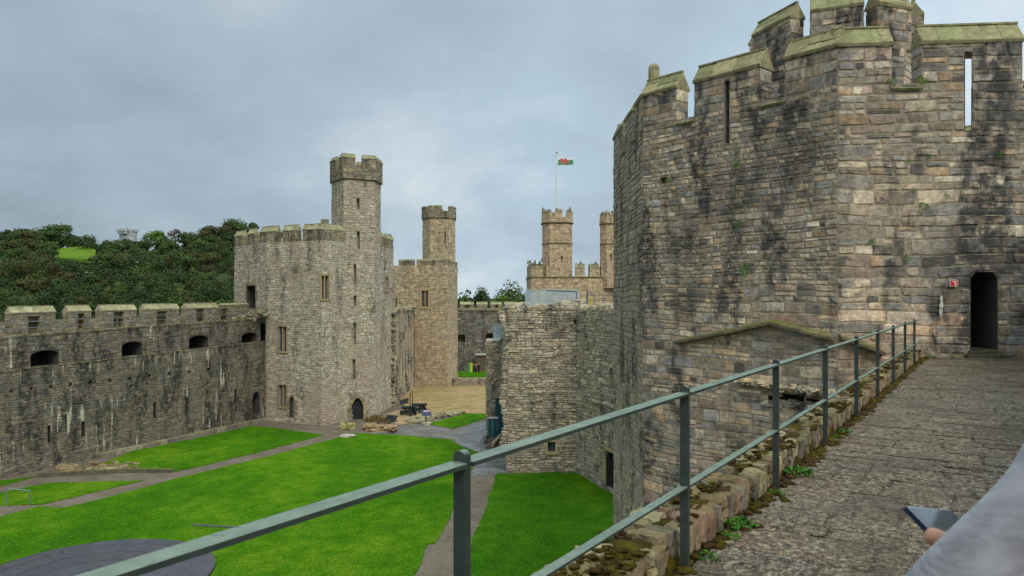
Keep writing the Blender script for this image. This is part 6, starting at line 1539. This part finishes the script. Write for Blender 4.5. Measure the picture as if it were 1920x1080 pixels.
# phone
ph = thing('phone', 'dark phone with a pale reflective screen in the hand at the right edge', 'phone', (bx_ + PH_C.x, by_ + PH_C.y, ZW + PH_C.z))
def phbox(m, cl, cw_, cn, hl, hw_, hn, mat=None):
    c = Vector((bx_, by_, ZW)) + PH_C + pl_ * cl + pw_ * cw_ + pn_ * cn; m.box(c, hl, hw_, hn, (pl_, pw_, pn_), mat=mat)
M_PHB = plain('phone_case_navy', (0.01, 0.012, 0.04), 0.4, var=0.02); M_SCR = plain('phone_screen', (0.09, 0.10, 0.11), 0.06, var=0.0, spec=1.0); M_CHR = plain('phone_rim', (0.55, 0.57, 0.60), 0.2, metal=0.6, var=0.02)
m = MB(); phbox(m, 0, 0, -0.004, 0.076, 0.037, 0.004); m.build('case', M_PHB, ph)
m = MB(); phbox(m, 0, 0, 0.0015, 0.0745, 0.0355, 0.0012); m.build('rim', M_CHR, ph)
m = MB(); phbox(m, 0, 0, 0.0032, 0.072, 0.033, 0.0004); m.build('screen', M_SCR, ph)

# ================================================================== TREES
def crown_faces(mb, c, rx, ry, rz, rnd, lobes=10, n=900, leaf=0.7, low=0.35, tone=0.5):
    L = []
    for i in range(lobes):
        a = rnd.uniform(0, 6.283); h = rnd.uniform(-low, 0.8); rr_ = math.sqrt(max(0, 1 - h * h)) * rnd.uniform(0.35, 0.75)
        L.append((Vector((c[0] + rx * rr_ * math.cos(a), c[1] + ry * rr_ * math.sin(a), c[2] + rz * h * 0.75)), rnd.uniform(0.30, 0.52), rnd.uniform(-0.28, 0.28)))
    L.append((Vector(c), 0.6, 0))
    for i in range(n):
        lc, lr, lt = L[int(rnd.random() * len(L))]
        d = Vector((rnd.gauss(0, 1), rnd.gauss(0, 1), rnd.gauss(0, 1))).normalized()
        if d.z < -0.3: d.z *= -0.5
        rad_ = lr * rnd.uniform(0.75, 1.08)
        p = lc + Vector((d.x * rx * rad_, d.y * ry * rad_, d.z * rz * rad_))
        nn = (d + Vector((rnd.uniform(-1, 1), rnd.uniform(-1, 1), rnd.uniform(-1, 1))) * 0.45).normalized()
        x = nn.orthogonal().normalized(); y = nn.cross(x); th0 = rnd.uniform(0, 6.28); s_ = leaf * rnd.uniform(0.5, 1.2)
        k = 5; pts = [p + (x * math.cos(th0 + 2 * math.pi * j / k) + y * math.sin(th0 + 2 * math.pi * j / k)) * s_ * rnd.uniform(0.4, 1.0) + nn * rnd.uniform(-0.2, 0.2) * s_ for j in range(k)]
        mb.face(pts, (min(1, max(0, tone + lt + rnd.uniform(-0.10, 0.10))), rnd.random(), 0))
def trunk_mb(base, top, r, rnd, limbs=5, spread=3.0):
    mb = MB(); base = Vector(base); top = Vector(top); mid = base.lerp(top, 0.5) + Vector((rnd.uniform(-0.3, 0.3), rnd.uniform(-0.3, 0.3), 0))
    mb.tube([base, mid, top], [r, r * 0.7, r * 0.35], 7)
    for i in range(limbs):
        s_ = base.lerp(top, rnd.uniform(0.4, 0.8)); a = rnd.uniform(0, 6.28); e_ = s_ + Vector((math.cos(a) * spread, math.sin(a) * spread, spread * rnd.uniform(0.5, 1.0)))
        mb.tube([s_, s_.lerp(e_, 0.5) + Z * 0.3, e_], [r * 0.4, r * 0.25, r * 0.1], 5)
    return mb
def tree(px, ptop, Y, wpx, h, kind, lbl, seed, base=None, n=3000, leaf=None, cat='tree', sparse=1.0, group='trees on the wooded hill'):
    rn = random.Random(seed); x = ray(px, Y); zt = (HOR - ptop) / F * Y; rx = wpx / F * Y / 2; bz = zt - h if base is None else base
    t = thing('tree', lbl, cat, (x, Y, bz), group=group)
    rz = h * 0.56; mb = MB(); crown_faces(mb, (x, Y, zt - rz * 1.0), rx, rx, rz, rn, lobes=15, low=0.75, n=int(n * sparse), leaf=leaf or 0.0017 * Y)
    mb.build('crown', M_LEAF[kind], t); trunk_mb((x, Y, bz - 4), (x, Y, zt - rz * 0.7), 0.035 * h, rn, 6, rx * 0.5).build('trunk', M_BARK, t)
    return t
# skyline profile of the hill
PROF = [(-300, 440), (0, 432), (50, 430), (110, 418), (150, 432), (180, 456), (215, 452), (250, 448), (300, 447), (350, 446), (395, 428), (430, 414), (470, 416), (560, 440), (640, 520), (760, 560), (1000, 575), (1300, 580)]
def sky_y(px):
    for (a, ya), (b, yb) in zip(PROF, PROF[1:]):
        if a <= px <= b: return ya + (yb - ya) * (px - a) / (b - a)
    return 440
def top_y(px, t): return 556 + (sky_y(px) + 2 - 556) * (t ** 0.8)
Y0, Y1 = 190.0, 350.0
def hill_z(px, t):
    Y = Y0 + (Y1 - Y0) * t; return (HOR - top_y(px, t)) / F * Y - 6.5 - (4.5 if 60 < px < 200 and t > 0.6 else 0)
mb = MB(); gi = {}
cols = list(range(-700, 1301, 40)); ts = [-0.35, -0.15, 0, 0.1, 0.2, 0.3, 0.4, 0.5, 0.6, 0.7, 0.8, 0.9, 1.0, 1.2, 1.6]
for i, px in enumerate(cols):
    for j, t in enumerate(ts):
        Y = Y0 + (Y1 - Y0) * t; pz = min(max(px, -300), 1300); z = hill_z(pz, min(max(t, 0), 1)) if t >= 0 else max(ZG - 1, hill_z(pz, 0) + t * 30)
        if t > 1: z -= (t - 1) * 8
        mb.v.append(Vector((ray(px, Y), Y, z))); gi[i, j] = len(mb.v) - 1
for i in range(len(cols) - 1):
    for j in range(len(ts) - 1):
        mb.f.append((gi[i, j], gi[i + 1, j], gi[i + 1, j + 1], gi[i, j + 1])); mb.c.append((0.5, 0.5, 0)); mb.m.append(0)
tag(mb.build('hill', M_OUTG), kind='structure')
# the lime-green field in a gap of the wood
a = [at(96, 484, 318), at(176, 486, 318), at(182, 460, 352), at(100, 466, 352)]
mb = MB(); mb.face(a); mb.face([v_ - Z * 1.5 for v_ in a][::-1]); 
for i in range(4): mb.face([a[i], a[(i + 1) % 4], a[(i + 1) % 4] - Z * 1.5, a[i] - Z * 1.5])
tag(mb.build('field', M_FIELD), kind='structure')
# the wood itself, one mass of crowns
rn = random.Random(99); woods = {k: MB() for k in range(4)}; wtr = MB()
for row_ in range(9):
    t = row_ / 8; Y = Y0 + (Y1 - Y0) * t; px = -140 + rn.uniform(0, 20)
    while px < 540:
        ty = top_y(px, t) + rn.uniform(-5, 7); wpx = rn.uniform(44, 84) * (1 - 0.25 * t)
        skip = False
        if Y < 352 and -(28 + wpx * 0.4) < px - 138 < 22 + wpx * 0.3 and ty < 486: ty = rn.uniform(483, 487); skip = abs(px - 138) < 26 and t > 0.8
        skyr = row_ >= 7 and (170 < px < 215)
        if not skip and not (px > 470 and row_ < 4):
            kd = rn.choices([0, 1, 2, 3], [5, 5, 2.4, 0.25])[0]; x = ray(px, Y); zt = (HOR - ty) / F * Y; rx = wpx / F * Y / 2; rz = rn.uniform(4.6, 6.8)
            crown_faces(woods[kd], (x, Y + rn.uniform(-5, 5), zt - rz), rx, rx, rz, rn, lobes=9, n=1600, leaf=0.0016 * Y, tone=rn.uniform(0.3, 0.65))
            wtr.tube([(x, Y, zt - rz * 2 - 6), (x, Y, zt - rz)], [0.5, 0.2], 5)
        px += rn.uniform(26, 44)
wood = MB()
for k in range(4):
    mi = wood.mi(M_LEAF[k]); off = len(wood.v); wood.v.extend(woods[k].v); wood.f.extend([tuple(i + off for i in f) for f in woods[k].f]); wood.c.extend(woods[k].c); wood.m.extend([mi] * len(woods[k].f))
mi = wood.mi(M_BARK); off = len(wood.v); wood.v.extend(wtr.v); wood.f.extend([tuple(i + off for i in f) for f in wtr.f]); wood.c.extend(wtr.c); wood.m.extend([mi] * len(wtr.f))
tag(wood.build('wood', M_LEAF[0]), 'mixed dark green and russet wood covering the hill beyond the left wall', 'wood', kind='stuff')
tr = [(312, 447, 352, 56, 11, 1, 'mid-green tree on the skyline, directly under the airy pale green one'), (205, 452, 345, 50, 11, 0, 'low dark tree on the skyline between the lime field and the white folly'), (236, 447, 352, 50, 11, 1, 'mid-green tree directly below the white folly'), (262, 449, 350, 46, 11, 0, 'dark round tree just right of the white folly'), (60, 428, 372, 92, 14, 2, 'broad olive tree on the skyline at the far left, left of the tallest domed crown'), (112, 416, 372, 74, 15, 1, 'tall domed mid-green tree on the left skyline above the lime field'),
      (155, 431, 370, 60, 13, 0, 'very dark tree at the right end of the left skyline clump'), (10, 432, 372, 70, 13, 3, 'russet tree at the extreme left of the skyline'),
      (292, 430, 372, 46, 10, 4, 'airy pale green tree on the skyline right of the white folly'), (328, 426, 374, 34, 9, 5, 'bare grey-brown tree on the skyline beside the airy pale green one'),
      (357, 434, 368, 44, 10, 0, 'small round dark tree on the skyline between the bare tree and the russet slope'), (408, 420, 345, 74, 13, 3, 'large russet tree on the skyline next to the pale tower'),
      (438, 410, 350, 60, 13, 1, 'highest green tree on the skyline, touching the pale tower'), (60, 464, 255, 118, 15, 2, 'wide olive-brown dome in front, left of the lime field'),
      (345, 468, 290, 66, 12, 3, 'dull brown tree in the middle of the wooded slope')]
for i, (px, pt, Y, wx, h, kd, lb) in enumerate(tr):
    tree(px, pt, Y, wx, h, kd, lb, 200 + i, sparse={4: 0.42, 5: 0.16}.get(kd, 1.0), leaf=(0.55 if kd in (4, 5) else None))
tb = [(872, 541, 165, 46, 15, 1, 'green tree behind the far wall, directly right of the buff tower'), (903, 539, 215, 50, 15, 0, 'hazy dark tree in the background behind the far wall'),
      (930, 541, 175, 68, 15, 4, 'bright yellow-green tree in the middle behind the far wall'), (955, 530, 190, 66, 17, 1, 'tall dark green tree behind the far wall, left of the glass balustrade'), (985, 536, 185, 50, 16, 0, 'dark tree behind the far wall partly hidden by the glass balustrade'),
      (893, 556, 160, 50, 13, 4, 'low bright bush-like tree just above the far battlements')]
for i, (px, pt, Y, wx, h, kd, lb) in enumerate(tb):
    tree(px, pt, Y, wx, h, kd, lb, 300 + i, base=ZG - 0.5, leaf=0.0019 * Y, n=3200, group='trees behind the far wall')

# white folly on the hill
fo = thing('folly_tower', 'small white battlemented folly tower on the wooded skyline', 'tower', at(239, 450, 380)); fo.location.z = at(239, 450, 380).z
s_ = 380 / F; c = at(239, 440, 380)
mb = MB(); mb.tube([(c.x + 1.2, c.y, c.z - 5), (c.x + 1.2, c.y, c.z + 0.5)], 13 * s_, 8); mb.build('wall', M_WHITE, fo)
mb = MB(); mb.tube([(c.x, c.y, c.z + 0.2), (c.x, c.y, c.z + 1.4)], 16.5 * s_, 8)
for k in range(12):
    a = k * math.pi / 6; mb.box((c.x + 15.3 * s_ * math.cos(a), c.y + 15.3 * s_ * math.sin(a), c.z + 2.0), 0.75, 0.6, 0.65)
mb.build('battlements', M_WHITE, fo); mb = MB(); mb.box((c.x - 7 * s_, c.y - 11.5 * s_, c.z - 1.2), 0.5, 0.2, 1.0); mb.tube([(c.x, c.y, c.z + 2), (c.x, c.y, c.z + 4)], 0.2, 5); mb.build('window', M_GALV, fo)

# gulls
for (x, y, lb) in ((257, 492, 'tiny white gull flying in front of the wooded hill, right one'), (161, 511, 'tiny white gull flying in front of the wooded hill, left one')):
    p = at(x, y, 170); m = MB(); m.tube([p + Vector((-0.3, 0, 0)), p + Vector((0, 0, 0.04)), p + Vector((0.32, 0, 0.0))], [0.03, 0.1, 0.02], 8)
    for s_ in (-1, 1): m.face([p + Vector((-0.08, 0, 0.05)), p + Vector((0.12, 0, 0.05)), p + Vector((0.1, s_ * 0.4, 0.2)), p + Vector((-0.05, s_ * 0.65, 0.12))]); m.face([p + Vector((-0.08, 0, 0.04)), p + Vector((0.12, 0, 0.04)), p + Vector((0.1, s_ * 0.4, 0.18)), p + Vector((-0.05, s_ * 0.65, 0.10))])
    tag(m.build('gull', M_SWHITE), lb, 'bird')

# ================================================================== WEEDS
def weed(loc, nrm, size, n, lbl, seed, group):
    rn = random.Random(seed); m = MB(); loc = Vector(loc); nrm = Vector(nrm).normalized(); x = nrm.orthogonal().normalized(); y = nrm.cross(x)
    for i in range(n):
        a = rn.uniform(0, 6.283); sp2 = rn.random() ** 0.6 * size; b = loc + (x * math.cos(a) + y * math.sin(a)) * sp2; tip = b + nrm * size * rn.uniform(0.15, 0.7) * (1 - 0.5 * sp2 / size)
        d = Vector((rn.gauss(0, 1), rn.gauss(0, 1), rn.gauss(0, 0.6))).normalized(); s_ = size * rn.uniform(0.12, 0.24); e_ = d.cross(nrm)
        if e_.length < 0.1: e_ = x
        e_.normalize(); c = (rn.random(), rn.random(), 0)
        m.face([tip - d * s_, tip + e_ * s_ * 0.45 + nrm * s_ * 0.2, tip + d * s_, tip - e_ * s_ * 0.45 + nrm * s_ * 0.2], c)
        if i % 4 == 0: m.tube([b - nrm * 0.02, tip], size * 0.012, 4, (0.2, 0.5, 0), cap=False)
    tag(m.build('weed', M_WEED), lbl, 'weed', group)
GW = 'weeds along the kerb of the wall walk'
def wg(px, py, dn=0.0):
    p = gp(px, py, ZW); return p
for i, (px, py, sz, n, lb) in enumerate(((1488, 890, 0.17, 120, 'largest leafy green weed at the kerb, just right of the third railing post'), (1360, 985, 0.15, 110, 'leafy weed at the kerb between the second and third railing posts'),
        (1340, 1005, 0.10, 60, 'smaller weed close to the second railing post, before the leafy one'), (1572, 812, 0.12, 70, 'weed at the kerb right of the fourth railing post'), (1562, 822, 0.10, 50, 'low weed tuft at the foot of the fourth railing post'),
        (1430, 925, 0.10, 55, 'thin weed at the kerb left of the third railing post foot'), (1668, 740, 0.10, 40, 'small weed at the kerb by the sixth railing post'), (1742, 672, 0.22, 70, 'weed at the tower foot where the railing ends'),
        (1791, 672, 0.16, 60, 'weed at the tower foot below the red sign'), (1310, 1045, 0.10, 60, 'weed right behind the second railing post at the bottom of the picture'))):
    p = wg(px, py)
    if py > 680:
        n_ = p.dot(NV); t_ = p.dot(DV); p = wp(t_, max(n_, -1.46), ZW)
    weed(p, (0, 0, 1), sz * 0.78, n, lb, 500 + i, GW)
GT = 'small plants rooted in the near tower wall'
for i, (W_, px, py, sz, lb) in enumerate(((BC, 1398, 510, 0.20, 'biggest fern clump on the near tower, low on its left front face'), (BC, 1388, 423, 0.14, 'fern clump on the left front face above the biggest one'), (BC, 1383, 312, 0.13, 'plant under the arrow slit of the near tower, lower tuft'),
        (BC, 1384, 286, 0.13, 'plant directly under the arrow slit of the near tower'), (BC, 1257, 338, 0.15, 'dark fern beside the small hole near the left edge of the tower'), (BC, 1275, 389, 0.08, 'tiny tuft below the small hole in the tower'), (BC, 1383, 357, 0.10, 'small tuft in the middle of the left front face'),
        (CD, 1730, 388, 0.13, 'green tuft in the middle of the right front face'), (CD, 1774, 369, 0.09, 'little tuft right of and above the middle tuft on the right face'), (CD, 1742, 295, 0.09, 'little tuft below the crenel on the right face'), (CD, 1701, 303, 0.09, 'tuft left of the small one below the crenel'),
        (CD, 1871, 291, 0.09, 'little tuft at the right edge of the right face'), (CD, 1698, 484, 0.13, 'wide low tuft above the big stones of the right face'), (CD, 1635, 453, 0.09, 'tiny tuft near the corner of the right face'), (CD, 1671, 155, 0.14, 'plant at the left end of the open crenel'), (CD, 1726, 153, 0.15, 'plant at the right end of the open crenel'),
        (CD, 1713, 355, 0.08, 'smallest tuft left of the middle green tuft'))):
    u, v = W_.uv(px, py); weed(W_.P(u, v, 0.04), W_.N + Z * 0.4, sz, 60, lb, 600 + i, GT)
